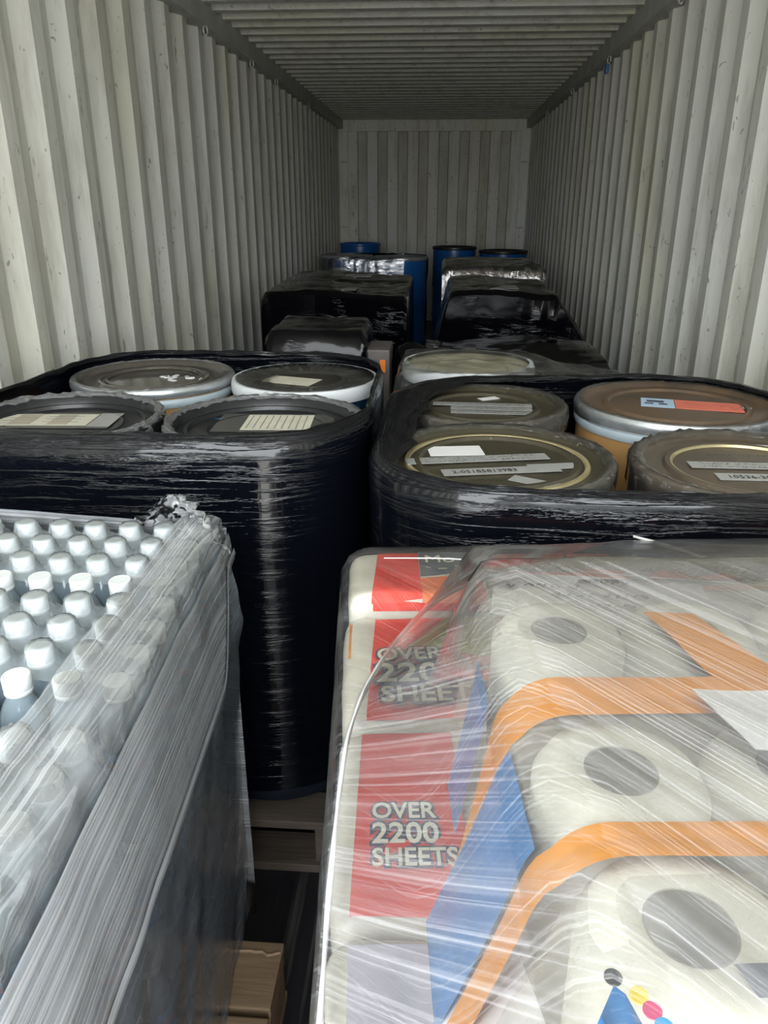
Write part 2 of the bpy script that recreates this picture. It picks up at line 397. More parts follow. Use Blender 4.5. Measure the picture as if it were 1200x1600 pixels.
# ------------------------------------------------------------------ pallets
def make_pallet(W=1.0, D=1.1, mat=M_woodg, label='', bw=.1):
    r = empty('wooden_pallet')
    n = 7
    for i in range(n):
        y = i*(D-bw)/(n-1)
        m = MB(); m.box(0, W, y, y+bw, .128, .15, .003); m.build('deck_board', mat, r, smooth=False)
    for x in (0, (W-.1)/2, W-.1):
        m = MB(); m.box(x, x+.1, 0.01, D-.01, .108, .1275, .002); m.build('stringer_board', mat, r, smooth=False)
        for y in (.012, (D-.12)/2, D-.13):
            m = MB(); m.box(x, x+.1, y, y+.115, .0225, .1075, .003); m.build('block', mat, r, smooth=False)
    for y in (.0, (D-bw)/2, D-bw):
        m = MB(); m.box(0, W, y, y+bw, .0, .022, .002); m.build('bottom_board', mat, r, smooth=False)
    return r
P1 = make_pallet(1.06, 1.06); P1.location = (-1.21, 1.335, 0); tag(P1, 'weathered wooden pallet under the left group of black-wrapped drums', 'pallet', 'wooden pallets')
P2 = copy_tree(P1); P2.location = (-.05, 1.10, 0); P2.rotation_euler = (0, 0, .05); P2.scale = (.88, .88, 1)
tag(P2, 'wooden pallet hidden under the right group of black-wrapped drums', 'pallet', 'wooden pallets')
P3 = make_pallet(1.0, 1.0, M_wood, bw=.13); P3.location = (-1.258, .03, 0)
tag(P3, 'raw pine pallet under the bottled water, splintered board end showing in the aisle', 'pallet', 'wooden pallets')
db = [o for o in bpy.data.objects if o.parent == P3 and o.name.startswith('deck_board')][-1]
m = MB(); rnd = random.Random(5); pts = [(.905+.0115*k, .972+rnd.uniform(-.004, .004)) for k in range(9)]
for (x0_, y0_), (x1_, y1_) in zip(pts, pts[1:]): m.add([(x0_, y0_, .1503), (x1_, y1_, .1503), (x1_, y1_-.006, .1505), (x0_, y0_-.006, .1505), (x0_, y0_+.003, .154), (x1_, y1_+.003, .1535)], [(0, 1, 2, 3), (0, 1, 5, 4)])
m.build('splinter', M_wood, db, smooth=False)
PA = .087   # the paper pallet stands slightly turned
PO = Vector((-.04, 0, 0))
P4 = make_pallet(.93, .96, M_wood); P4.rotation_euler = (0, 0, PA); P4.location = PO + Matrix.Rotation(PA, 3, 'Z') @ Vector((.03, .06, 0))
tag(P4, 'wooden pallet under the wrapped kitchen paper packs on the right', 'pallet', 'wooden pallets')

# ------------------------------------------------------------------ drums
def scribble(length, height, seed, w=.0016, gap=True):
    """illegible handwriting: short joined strokes, flat ribbons"""
    rnd = random.Random(seed); m = MB(); x = 0
    while x < length:
        wl = rnd.uniform(.5, 1.1)*height; npts = rnd.randint(4, 6)
        pts = [(x+wl*k/(npts-1)+rnd.uniform(-.1, .1)*wl, rnd.uniform(0, 1)*height) for k in range(npts)]
        for a, b in zip(pts, pts[1:]):
            d = Vector((b[0]-a[0], b[1]-a[1])); L = d.length or 1e-6; n_ = Vector((-d.y, d.x))/L*w/2
            m.add([(a[0]+n_.x, a[1]+n_.y, 0), (a[0]-n_.x, a[1]-n_.y, 0), (b[0]-n_.x, b[1]-n_.y, 0), (b[0]+n_.x, b[1]+n_.y, 0)], [(0, 1, 2, 3)])
        x += wl+height*(.25 if rnd.random() < .75 or not gap else .9)
    return m
def text_mesh(txt, size, extrude=.0, offset=.0, bold=0.0):
    cu = bpy.data.curves.new('t', 'FONT'); cu.body = txt; cu.size = size; cu.extrude = extrude; cu.offset = offset
    cu.align_x = 'LEFT'; cu.space_line = .82; cu.resolution_u = 3
    ob = bpy.data.objects.new('t', cu); COL.objects.link(ob)
    dg = bpy.context.evaluated_depsgraph_get(); me = bpy.data.meshes.new_from_object(ob.evaluated_get(dg))
    bpy.data.objects.remove(ob); bpy.data.curves.remove(cu); return me
def text_obj(name, txt, size, mat, parent, loc, rz=0.0, offset=0.0, xs=1.0, tilt=None):
    me = text_mesh(txt, size, .0002, offset); me.name = name; me.materials.clear(); me.materials.append(mat)
    o = bpy.data.objects.new(name, me); COL.objects.link(o); o.parent = parent; o.location = loc; o.rotation_euler = tilt or (0, 0, rz); o.scale = (xs, 1, 1)
    return o
def put(o, loc, rz=0.0): o.location = loc; o.rotation_euler = (0, 0, rz); return o
def patch(name, mat, parent, w, h, loc, rz=0, t=.0008):
    m = MB(); m.box(-w/2, w/2, -h/2, h/2, 0, t); return put(m.build(name, mat, parent, smooth=False), loc, rz)

def steel_lid(r, z, depth=.018):
    return [(r+.003, z-.022), (r+.004, z-.004), (r-.002, z+.002), (r-.012, z), (r-.020, z-depth*.7), (r-.026, z-depth), (r-.055, z-depth), (r-.060, z-depth+.006), (r-.068, z-depth+.006),
            (r-.073, z-depth), (r*.5, z-depth), (r*.47, z-depth+.001), (.004, z-depth+.0015)]
def plastic_lid(r, z):
    return [(r+.006, z-.05), (r+.008, z-.006), (r+.002, z), (r-.012, z), (r-.018, z-.008), (r-.022, z-.018), (r-.034, z-.020), (r-.036, z-.014), (r-.044, z-.014), (r-.047, z-.022),
            (r*.62, z-.022), (r*.6, z-.019), (r*.57, z-.022), (.004, z-.022)]
def collar(r, z, seed, parent, amp=.012, w=.03, mat=M_collar, name='film_collar', drop=.05):
    m = MB(); seg = 120
    prof = [(r+.006, z-drop), (r+.008, z-.02), (r+.007, z-.004), (r+.000, z+.005), (r-w*.5, z+.003), (r-w, z-.003)]
    def rf(rr, zz, a, j):
        k = nz(math.cos(a)*5+seed, math.sin(a)*5, j*.9, 1.6); k2 = nz(math.cos(a)*22+seed, math.sin(a)*22, j*2.0, 1)
        return rr+amp*.5*k+amp*.25*k2, zz+amp*.45*k2*(.4 if j < 2 else 1)
    m.lathe(prof, seg, rfun=rf, uv=True); return m.build(name, mat, parent, sharp=75)
def base_drum(name, x, y, R_, zt, body_mat, z0=.151, bands=True, groove=False):
    r = empty(name, (x, y, z0)); H = zt-z0
    pr = [(R_-.012, 0), (R_-.004, .004), (R_, .02)]
    if groove: pr += [(R_+.002, .07), (R_-.004, .08), (R_-.004, .3), (R_+.003, .31), (R_+.003, .34), (R_-.003, .35), (R_-.003, .62), (R_+.003, .63)]
    pr += [(R_, H-.05), (R_-.001, H-.02)]
    m = MB(); m.lathe(pr, 64, close_bot=True); m.build('body', body_mat, r)
    return r, H
def ring(parent, R_, z, h, mat, name='locking_ring', seg=72, bulge=.006):
    m = MB(); m.lathe([(R_-.006, z-h/2), (R_+bulge*.6, z-h/2), (R_+bulge, z-h*.25), (R_+bulge, z+h*.25), (R_+bulge*.4, z+h/2), (R_-.008, z+h/2)], seg); return m.build(name, mat, parent)

# -- left group
LT = 1.015
# front right: black plastic lid with printed sheet
d, H = base_drum('plastic_drum', -.368, 1.602, .214, LT, M_dknavy, groove=True)
m = MB(); m.lathe(plastic_lid(.212, H), 72, close_top=True); lid = m.build('lid', M_blackpl, d)
collar(.212, H+.002, 3, d, .014, .016)
zc = H-.021
patch('tape_sheet', M_tapedk, d, .26, .15, (.01, .045, zc), .05)
s = patch('label_sheet', M_papery, d, .150, .125, (.018, .045, zc+.0012), .05); s['label'] = 'cream printed label'
for i in range(9):
    q = MB(); q.box(-.001, .001, -.055, .055, 0, .0003); put(q.build('print_line', M_inkgrey, s, smooth=False), (-.064+i*.0155, 0, .001))
q = scribble(.04, .012, 5, .003); put(q.build('marker_scrawl', M_inkblue, d, smooth=False), (-.135, .06, zc+.001), .1)
tag(d, 'drum with black recessed lid, cream printed sheet, at the aisle corner of the left pallet', 'drum', 'drums on the left pallet')
# front left: black plastic lid with banded label strip
d, H = base_drum('plastic_drum', -.818, 1.588, .214, LT, M_dknavy, groove=True)
m = MB(); m.lathe(plastic_lid(.212, H), 72, close_top=True); m.build('lid', M_blackpl, d)
collar(.212, H+.002, 11, d, .014, .016); zc = H-.021
patch('tape_sheet', M_tapedk, d, .30, .13, (-.05, .04, zc), .07); patch('tape_end', M_tape, d, .05, .11, (.075, .052, zc+.0008), .07)
s = patch('label_sheet', M_papery, d, .215, .095, (-.06, .04, zc+.0012), .07); s['label'] = 'cream and brown banded label strip'
for k, w in ((-.045, .05), (.04, .045)):
    patch('label_block', M_paperb, s, w, .083, (k, 0, .0009), 0, .0003)
for i in range(6):
    q = MB(); q.box(-.10, -.02, -.001, .001, 0, .0003); put(q.build('print_line', M_inkgrey, s, smooth=False), (.0+(i % 2)*.1, -.03+i*.011, .0012))
tag(d, 'drum with black recessed lid and banded label strip, front row by the left wall', 'drum', 'drums on the left pallet')
# back left: kraft fibre drum, grey-brown lid
d, H = base_drum('fibre_drum', -.776, 2.052, .210, LT-.002, M_kraft)
m = MB(); m.lathe(steel_lid(.208, H, .012), 72, close_top=True); m.build('lid', M_lidgrey, d)
ring(d, .211, H-.037, .022, M_bluegrey, 'rim_band'); ring(d, .213, H-.010, .022, M_galv)
collar(.210, H, 23, d, .005, .012, drop=.022)
q = MB(); q.lathe([(.13, H-.009), (.128, H-.006), (.122, H-.0055), (.12, H-.009)], 64); q.build('lid_bead', M_lidgrey, d)
rnd = random.Random(3); q = MB()
for k in range(9):
    x, y = rnd.uniform(.02, .15), rnd.uniform(-.03, .03); a = rnd.uniform(0, 3)
    q.box(-.012, .012, -.005, .005, 0, .003, mat=Matrix.Translation((x, y, H-.0115)) @ Matrix.Rotation(a, 4, 'Z'))
q.build('torn_film_scraps', M_paper, d, smooth=False)
tag(d, 'kraft fibre drum with shiny grey-brown lid and pale steel band, by the left wall', 'drum', 'drums on the left pallet')
# back right: blue drum with white ring
d, H = base_drum('blue_drum', -.356, 2.056, .192, LT-.004, M_navy)
m = MB(); m.lathe(steel_lid(.190, H, .014), 72, close_top=True); m.build('lid', M_darklid, d)
rg = ring(d, .194, H-.016, .036, M_whitering)
q = MB(); q.box(-.022, .022, -.006, .006, -.012, .012, .002); q = put(q.build('clasp', M_whitering, rg), (-.035, -.2, H-.016), .12)
q = MB(); q.tube([(0, 0, 0), (.006, -.006, -.012), (.014, -.004, -.018), (.02, 0, -.01)], .002, 6); put(q.build('seal_wire', M_galv, rg), (-.085, -.19, H-.03))
s = patch('label_sheet', M_papery, d, .155, .085, (-.045, .01, H-.0125), -.30); s['label'] = 'aged cream label'
collar(.188, H-.002, 31, d, .004, .09, M_drumfilm, 'clear_film', .01)
tag(d, 'dark blue drum with white clamp ring and tilted cream label', 'drum', 'drums on the left pallet')

# -- right group
def taped(d, H, zc, strips):
    for ti, (x, y, L, w, rz, kind) in enumerate(strips):
        s = patch('tape_strip', M_tape, d, L, w, (x, y, zc+.0006+.0010*(len(strips)-ti)), rz)
        if kind == 'scrawl':
            for k, yy in enumerate((.0015, -w*.42)):
                q = scribble(L*.82, w*.32, int(L*1000)+k+int(x*991), .0011); put(q.build('handwriting', M_ink, s, smooth=False), (-L*.42, yy, .0012))
        elif kind: text_obj('handwriting', kind, w*.62, M_ink, s, (-L*.42, -w*.22, .0012), 0, 0, .9)
RT = 1.015
d, H = base_drum('steel_lid_drum', .115, 1.378, .213, RT, M_lidolive)
m = MB(); m.lathe(steel_lid(.212, H, .012), 72, close_top=True); m.build('lid', M_lidolive, d)
q = MB(); q.lathe([(.172, H-.0118), (.170, H-.008), (.163, H-.008), (.161, H-.0118)], 72); q = q.build('gold_bead', M_gold, d); q['label'] = 'worn gold ring on the lid'
collar(.212, H, 41, d, .006, .018, M_crumple, 'clear_film'); zc = H-.0115
s = patch('label_sheet', M_paper, d, .105, .06, (-.075, .055, zc+.001), .15); s['label'] = 'crumpled white label'
taped(d, H, zc, [(-.035, -.0, .27, .034, .20, 'scrawl'), (.005, -.062, .215, .034, .20, '2-05185813983'), (.10, -.028, .09, .03, .2, None)])
patch('clear_tape', M_tape, d, .09, .03, (.06, -.115, zc+.0005), -.5)
for k, (x, y, L, rz) in enumerate(((-.02, .118, .13, -.1), (.08, -.075, .07, .25), (-.07, -.12, .09, .1), (.14, .05, .05, -1.1))):
    q = scribble(L, .014, 60+k, .0013); put(q.build('handwriting', M_ink, d, smooth=False), (x, y, zc+.0006), rz)
tag(d, 'olive steel-lidded drum with crumpled white label and two angled handwritten tape strips', 'drum', 'drums on the right pallet')
d, H = base_drum('steel_lid_drum', .578, 1.368, .213, RT, M_lidbrown)
m = MB(); m.lathe(steel_lid(.212, H, .013), 72, close_top=True); m.build('lid', M_lidbrown, d)
q = MB(); q.lathe([(.150, H-.0125), (.148, H-.008), (.140, H-.008), (.138, H-.0125)], 72); q = q.build('gold_bead', M_gold, d); q['label'] = 'worn gold ring on the lid'
collar(.212, H, 53, d, .012, .02, M_crumple, 'clear_film'); zc = H-.0125
taped(d, H, zc, [(.01, .012, .24, .036, -.0, 'scrawl'), (.03, -.05, .22, .036, 0, '10536-381.2121')])
q = scribble(.12, .013, 77, .0013); put(q.build('handwriting', M_ink, d, smooth=False), (-.06, .075, zc+.0006), 0)
s = patch('label_scrap', M_paper, d, .12, .02, (.09, .14, zc+.001), -.15); s['label'] = 'torn white label scrap'
tag(d, 'brown steel-lidded drum with two straight handwritten tape strips, front row by right wall', 'drum', 'drums on the right pallet')
d, H = base_drum('steel_lid_drum', .110, 1.80, .194, RT-.003, M_lidolive)
m = MB(); m.lathe(steel_lid(.193, H, .012), 72, close_top=True); m.build('lid', M_lidolive, d)
collar(.193, H, 67, d, .006, .018, M_crumple, 'clear_film'); zc = H-.0115
taped(d, H, zc, [(.0, .012, .235, .030, -.03, 'scrawl'), (.02, -.022, .19, .028, -.03, 'scrawl'), (.02, -.055, .19, .026, -.03, 'scrawl')])
patch('label_scrap', M_paper, d, .05, .025, (.02, .085, zc+.001), .5)
tag(d, 'olive steel-lidded drum with three stacked tape strips, behind the crumpled-label drum', 'drum', 'drums on the right pallet')
d, H = base_drum('fibre_drum', .568, 1.832, .226, RT, M_kraft)
m = MB(); m.lathe(steel_lid(.224, H, .010), 72, close_top=True); m.build('lid', M_lidrust, d)
q = MB(); q.lathe([(.165, H-.0095), (.163, H-.005), (.157, H-.005), (.155, H-.0095)], 72); q.build('lid_bead', M_lidrust, d)
ring(d, .227, H-.040, .024, M_bluegrey, 'rim_band'); ring(d, .229, H-.012, .026, M_galv)
collar(.228, H, 83, d, .005, .018, M_crumple, 'clear_film', .03); zc = H-.0095
s = patch('shipping_label', M_salmon, d, .15, .085, (.075, -.005, zc+.001), -.22); s['label'] = 'salmon red half of the label'
q = MB(); q.box(-.038, .038, -.0425, .0425, 0, .0008); q = put(q.build('shipping_label_end', M_palelab, d, smooth=False), (-.037, .020, zc+.001), -.22); q['label'] = 'pale blue half of the label'
for k, (a, b, w, h) in enumerate(((-.005, .012, .04, .02), (-.02, -.012, .02, .012), (.012, -.012, .02, .014))):
    patch('print_mark', M_navyp, q, w, h, (a, b, .0009), 0, .0003)
for k in range(4):
    z_ = scribble(.022, .05, 90+k, .002); put(z_.build('print_mark', plain('dark_red_print', (.45, .07, .05), .6), s, smooth=False), (-.055+k*.032, -.025, .0009))
patch('white_sticker', M_paper, d, .02, .018, (.158, -.012, zc+.001), .2)
tag(d, 'kraft fibre drum with rusty brown lid and blue-and-salmon label, back row by right wall', 'drum', 'drums on the right pallet')

# ------------------------------------------------------------------ black stretch wrap round the drum groups
def rounded_outline(circles, n=240):
    """convex outline round the given (x, y, r) circles by support function"""
    pts = []
    for i in range(n):
        a = 2*PI*i/n; d = Vector((math.cos(a), math.sin(a)))
        c = max(circles, key=lambda q: q[0]*d.x+q[1]*d.y+q[2]); pts.append((Vector((c[0], c[1]))+d*c[2], d))
    # resample by arc length
    P = [p for p, _ in pts]; L = [0]
    for k in range(n): L.append(L[-1]+(P[(k+1) % n]-P[k]).length)
    tot = L[-1]; res = []; k = 0
    for i in range(n):
        s = tot*i/n
        while L[k+1] < s: k += 1
        f = (s-L[k])/max(1e-9, L[k+1]-L[k]); res.append(P[k].lerp(P[(k+1) % n], f))
    return res, tot
def polar(open_pts, c):
    A = sorted((math.atan2(y-c[1], x-c[0]), math.hypot(x-c[0], y-c[1])) for x, y in open_pts)
    def f(a):
        n = len(A)
        for k in range(n):
            a0, r0 = A[k]; a1, r1 = A[(k+1) % n]
            if k == n-1: a1 += 2*PI
            aa = a if a >= a0 else a+2*PI
            if a0 <= aa <= a1:
                t = (aa-a0)/max(1e-9, a1-a0); t = t*t*(3-2*t); return r0+(r1-r0)*t
        return A[0][1]
    return f
def drum_wrap(name, circles, z0, ztop, zrim, open_pts, seed, waist=.006, lean=None):
    O, tot = rounded_outline(circles); n = len(O)
    c = (sum(p.x for p in O)/n, sum(p.y for p in O)/n); f = polar(open_pts, c)
    zs = [z0, z0+.01, .3, .42, .54, .66, .75, .82, .88, .93, .965, ztop-.012, ztop]
    m = MB()
    rows = []
    for j, z in enumerate(zs):
        row = []
        for i, p in enumerate(O):
            d = Vector((p.x-c[0], p.y-c[1])).normalized()
            w = waist*math.sin(PI*min(1, max(0, (z-z0)/(ztop-z0))))*-1
            k = .005*nz(i*.05+seed, z*3, 0, 1.0)+.003*nz(i*.02, z*26+seed, 3, 1.0)
            if j <= 1: k += .006*nz(i*.15, seed, 1)
            if j == len(zs)-1: k -= .008
            zz = z + (lean(p.x, p.y)*(z-z0)/(ztop-z0) if lean else 0)
            if j == 0: zz += .012*nz(i*.12+seed, 2, 2)
            row.append(Vector((p.x+d.x*(w+k), p.y+d.y*(w+k), zz)))
        rows.append(row)
    for j, t in enumerate((.22, .5, .8, 1.0)):
        row = []
        for i, p in enumerate(O):
            a = math.atan2(p.y-c[1], p.x-c[0]); rr = f(a)+.010*nz(math.cos(a)*9+seed, math.sin(a)*9, 0)+.004*nz(math.cos(a)*40, math.sin(a)*40, seed)
            q = Vector((c[0]+rr*math.cos(a), c[1]+rr*math.sin(a))); b = rows[len(zs)-1][i]
            if (q-Vector(c)).length > (Vector((b.x, b.y))-Vector(c)).length-.012: q = Vector(c)+(Vector((b.x, b.y))-Vector(c))*(1-.012/(Vector((b.x, b.y))-Vector(c)).length)
            xy = Vector((b.x, b.y)).lerp(q, t); le = (lean(xy.x, xy.y) if lean else 0)
            zz = zrim+.006*math.sin(PI*t)+.005*nz(xy.x*14+seed, xy.y*14, j)*(0.4+t) + le*(1-t*.6) - (.004 if j == 3 else 0)
            row.append(Vector((xy.x, xy.y, zz)))
        rows.append(row)
    m.grid(lambda i, j: rows[j][i], n, len(rows), True, lambda i, j: (abs(i/n-.5)*2*tot*.5, rows[j][i].z if j < len(zs) else ztop+.05*(j-len(zs)+1)))
    return m.build(name, M_black, sharp=60)
gap = .012
Lc = [(-.368, 1.602, .222+gap), (-.818, 1.588, .222+gap), (-.776, 2.052, .22+gap), (-.356, 2.056, .202+gap)]
w = drum_wrap('black_stretch_wrap', Lc, .205, 1.030, 1.036,
   [(-.60, 1.405), (-.40, 1.40), (-.24, 1.475), (-.165, 1.60), (-.155, 1.85), (-.165, 2.10), (-.26, 2.245), (-.50, 2.27), (-.80, 2.28), (-1.0, 2.15), (-1.03, 1.9), (-1.03, 1.6), (-.95, 1.43), (-.8, 1.40)], 1.0)
tag(w, 'glossy black stretch film wrapped round the left group of four drums', 'stretch wrap', 'black film round the drums')
Rc = [(.115, 1.378, .226+gap), (.578, 1.368, .226+gap), (.110, 1.80, .215+gap), (.568, 1.832, .236+gap)]
w = drum_wrap('black_stretch_wrap', Rc, .205, 1.022, 1.028,
   [(-.055, 1.25), (-.035, 1.42), (-.04, 1.55), (-.015, 1.68), (.0, 1.83), (.08, 1.955), (.22, 1.985), (.40, 2.02), (.56, 2.045), (.70, 2.0), (.775, 1.88), (.79, 1.6), (.78, 1.35), (.68, 1.17), (.5, 1.165), (.25, 1.15), (.08, 1.165), (.0, 1.2)], 9.0)
tag(w, 'glossy black stretch film round the right drums, gathered over the aisle-side lids', 'stretch wrap', 'black film round the drums')

# ------------------------------------------------------------------ loads further back
def drape(name, mat, W, D, zt, loc, rz=0.0, r=.04, skirt=None, hf=None, amp=.006, freq=6.0, flare=None, n=44, uvrot=0.0, zb=0.0, parent=None, seed=0, sides='lrbf'):
    """sheet lying over a W x D box and hanging down its sides (local origin at the front left corner)"""
    skirt = skirt or (zt-zb); ext = skirt+.02
    def axis(L, lo, hi):
        a = []
        if lo: a += [-ext+ext*k/10 for k in range(10)]
        a += [L*k/(n-1) for k in range(n)]
        if hi: a += [L+ext*k/10 for k in range(1, 11)]
        return a
    U = axis(W, 'l' in sides, 'r' in sides); V = axis(D, 'f' in sides, 'b' in sides)
    cr, sr = math.cos(uvrot), math.sin(uvrot)
    def fn(i, j):
        u, v = U[i], V[j]; cu, cv = min(max(u, 0), W), min(max(v, 0), D)
        dx, dy = u-cu, v-cv; d = max(abs(dx), abs(dy)); z = zt+(hf(cu, cv) if hf else 0)
        # rounded top edge
        ex = min(cu, W-cu) if ('l' in sides or cu > W/2) and ('r' in sides or cu < W/2) else 1; ey = min(cv, D-cv)
        for q in (ex, ey):
            if q < r: z -= r-math.sqrt(max(0, r*r-(r-q)**2))
        zz = z-d if d > 0 else z
        zz = max(zz, zb)
        x, y = cu, cv
        if d > 0:
            s = min(1, d/skirt); fl = flare(s, cu, cv) if flare else (0.0, 0.0)
            hyp = math.hypot(dx, dy) or 1; x += dx/hyp*fl[0]; y += dy/hyp*fl[1]
        k = amp*nz(x*freq+seed, y*freq, zz*freq)+amp*.5*nz(x*freq*3+seed, y*freq*3, zz*freq*3)
        if d > 0: x += k*(1 if dx > 0 else -1 if dx < 0 else 0); y += k*(1 if dy > 0 else -1 if dy < 0 else 0)
        else: zz += k
        return (x, y, zz)
    m = MB(); m.grid(fn, len(U), len(V), False, lambda i, j: (U[i]*cr-V[j]*sr, U[i]*sr+V[j]*cr))
    o = m.build(name, mat, parent, sharp=48); o.location = loc; o.rotation_euler = (0, 0, rz); return o
# carton wrapped small black load behind left drums
b = drape('black_wrapped_carton', M_blackc, .36, .42, 1.03, (-.615, 2.72, 0), .02, .025, amp=.009, freq=7, flare=lambda s, u, v: (.10*s if u < .1 else .01, -.015*s if v < .1 else .02*s), seed=2, n=20)
tag(b, 'small carton under crinkled black film, just behind the white-ringed drum', 'wrapped load', 'black-wrapped loads')
c = empty('carton', (-.245, 2.75, 0)); m = MB(); m.box(-.01, .075, -.0, .2, 0, .965, .006); m.build('body', plain('grey_carton', (.13, .115, .11), .6), c, smooth=False)
m = MB(); m.box(.040, .060, -.003, 0, .885, .93); q = m.build('orange_tag', M_orangetag, c, smooth=False); q['label'] = 'small orange tag'
m = MB(); m.box(.0, .035, -.003, 0, .90, .93); m.build('print_panel', M_steel, c, smooth=False)
tag(c, 'grey carton with a small orange tag in the gap behind the left drums', 'carton')
m = MB(); 
m.lathe([(.05, 0), (.085, .3), (.09, .8), (.08, .9), (.05, .95), (.01, .965)], 28, rfun=lambda r, z, a, j: (r*(1+.14*math.sin(3*a+z*9)), z), uv=True)
b = m.build('black_film_bundle', M_blackc); b.location = (-.10, 2.93, 0)
tag(b, 'shiny black film bundle beside the orange-tagged carton', 'film bundle')
b = drape('black_wrapped_load', M_blackc, .78, 1.1, 1.005, (-.95, 4.18, 0), 0, .022, amp=.009, freq=5, hf=lambda u, v: .02*v+.012*math.sin(u*7), seed=5, n=40, flare=lambda s, u, v: (.02*s, -.02*s if v < .1 else .02*s))
s1 = patch('label_sheet', M_tape, b, .20, .16, (.40, .18, 1.012), 0); s2 = patch('label_sheet', M_tape, b, .17, .2, (.44, .85, 1.028), 0)
tag(b, 'large boxy load in black film on the left, in front of the blue drums', 'wrapped load', 'black-wrapped loads')
b = drape('black_wrapped_load', M_blackc, .56, .95, 1.035, (.05, 4.02, 0), .0, .025, amp=.010, freq=5, seed=8, n=36, zb=0, hf=lambda u, v: .012*math.sin(u*9),
          flare=lambda s, u, v: ((.24 if u > .3 else .08)*min(1, s*3.2), -.04*s if v < .1 else .02*s))
patch('label_sheet', M_tape, b, .2, .18, (.26, .2, 1.043), 0)
tag(b, 'tapering load in black film on the right, in front of the clear-wrapped carton', 'wrapped load', 'black-wrapped loads')
b = drape('dark_wrapped_load', M_blackc, .78, .75, .86, (-.08, 3.0, 0), 0, .04, amp=.01, freq=6, seed=12, n=30, hf=lambda u, v: .015*math.sin(u*8+v*5))
tag(b, 'low load in dusty black film behind the clear-wrapped white-ringed drum', 'wrapped load', 'black-wrapped loads')
# white-ringed drum under clear film, right side
d, H = base_drum('white_ringed_drum', .10, 2.50, .20, .965, M_navy, z0=.001)
m = MB(); m.lathe(steel_lid(.199, H, .014), 64, close_top=True); m.build('lid', plain('cream_lid', (.86, .82, .66), .5), d); ring(d, .203, H-.012, .05, M_whitering, bulge=.01)
tag(d, 'drum with broad white ring and cream lid under loose clear film', 'drum')
def hf3(u, v): return -.085*max(0, (u-.38)/.4)
b = drape('clear_film_cover', M_loose, .80, .46, .985, (-.13, 2.265, 0), 0, .05, hf=hf3, amp=.014, freq=11, seed=15, n=44, uvrot=1.2, zb=.3)
tag(b, 'loose clear film draped over the white-ringed drum and sagging toward the right wall', 'stretch wrap', 'clear films')
c = empty('carton', (.345, 2.30, 0)); m = MB(); m.box(0, .30, 0, .38, 0, .885, .006); m.build('body', plain('silver_grey_carton', (.42, .42, .40), .45), c, smooth=False)
tag(c, 'pale carton under sagging clear film, right of the white-ringed drum', 'carton')
# two blue drums under clear film
def blue_drum(x, y, R_, zt, label, lidm=M_dkring, z0=.001):
    d, H = base_drum('blue_drum', x, y, R_, zt, M_blue, z0=z0, groove=True)
    m = MB(); m.lathe(steel_lid(R_-.001, H, .014), 56, close_top=True); m.build('lid', lidm, d); ring(d, R_+.002, H-.012, .03, lidm)
    return tag(d, label, 'drum', 'blue drums at the far end')
blue_drum(-.805, 6.90, .225, 1.035, 'blue drum under clear film at the far left, white label on its side', M_galv)
q = MB(); q.grid(lambda i, j: (-.805+.2295*math.cos(-2.15+i*.09), 6.9+.2295*math.sin(-2.15+i*.09), .80+j*.15), 9, 2); s = q.build('label_sheet', M_paper)
s.parent = [o for o in bpy.data.objects if o.name.startswith('blue_drum') and o.get('label', '').startswith('blue drum under clear film at the far left')][0]; s.location = (.805, -6.9, -.001)
blue_drum(-.338, 6.90, .225, 1.03, 'blue drum under clear film, beside the label-bearing blue drum', M_galv)
O, tot = rounded_outline([(-.805, 6.9, .238), (-.338, 6.9, .238)], 160)
m = MB(); zs = [.35, .6, .8, .9, .97, 1.02, 1.04, 1.045]
def fw(i, j):
    p = O[i]; c_ = Vector((-.57, 6.9)); d_ = (p-c_).normalized(); k = .010*nz(i*.35, zs[j]*14, 4)+.008*nz(i*.9, zs[j]*30, 9)-(0, 0, 0, 0, 0, 0, .02, .05)[j]
    return (p.x+d_.x*k, p.y+d_.y*k, zs[j]+.006*nz(i*.3, j, 3))
K0 = [i for i in range(160) if not (O[i].x > -.285 and O[i].y < 6.95)]; K0 = K0 if K0[-1]-K0[0] == len(K0)-1 else [i for i in range(max(a for a in K0 if a+1 not in K0 and a < 159)+1, 160) if i in K0]+[i for i in K0 if i <= max(a for a in K0 if a+1 not in K0 and a < 159)]
m.grid(lambda i, j: fw(K0[i], j), len(K0), len(zs), False, lambda i, j: (i/160*tot, zs[j]))
tag(m.build('clear_stretch_wrap', M_glare, sharp=80), 'crinkled clear film round the pair of blue drums on the left', 'stretch wrap', 'clear films')
blue_drum(-.90, 9.1, .225, 1.035, 'blue drum against the end wall, left corner', M_blue)
blue_drum(.15, 8.6, .225, 1.028, "black-lidded blue drum by the end wall, beyond the brown carton's left side", M_dkring)
blue_drum(.655, 8.5, .245, .998, 'blue drum by the end wall in its right corner, beside the black-lidded blue drum', M_dkring)
# brown carton stack under clear film
c = empty('carton', (.03, 5.6, 0)); m = MB(); m.box(0, .69, 0, 1.0, 0, 1.03, .012); m.build('body', M_carton, c, smooth=False)
q = MB(); q.box(.08, .36, -.003, 0, .90, .955); q.build('glare_strip', M_paper, c, smooth=False)  # white strip painted on for the glare of the film
tag(c, 'brown carton under clear film, between the blue drums and black load', 'carton')
b = drape('clear_stretch_wrap', M_glare, .715, 1.03, 1.045, (.018, 5.585, 0), 0, .03, amp=.012, freq=10, seed=21, n=36, uvrot=.3, zb=.2)
tag(b, 'crinkled clear film over the brown carton at the right', 'stretch wrap', 'clear films')

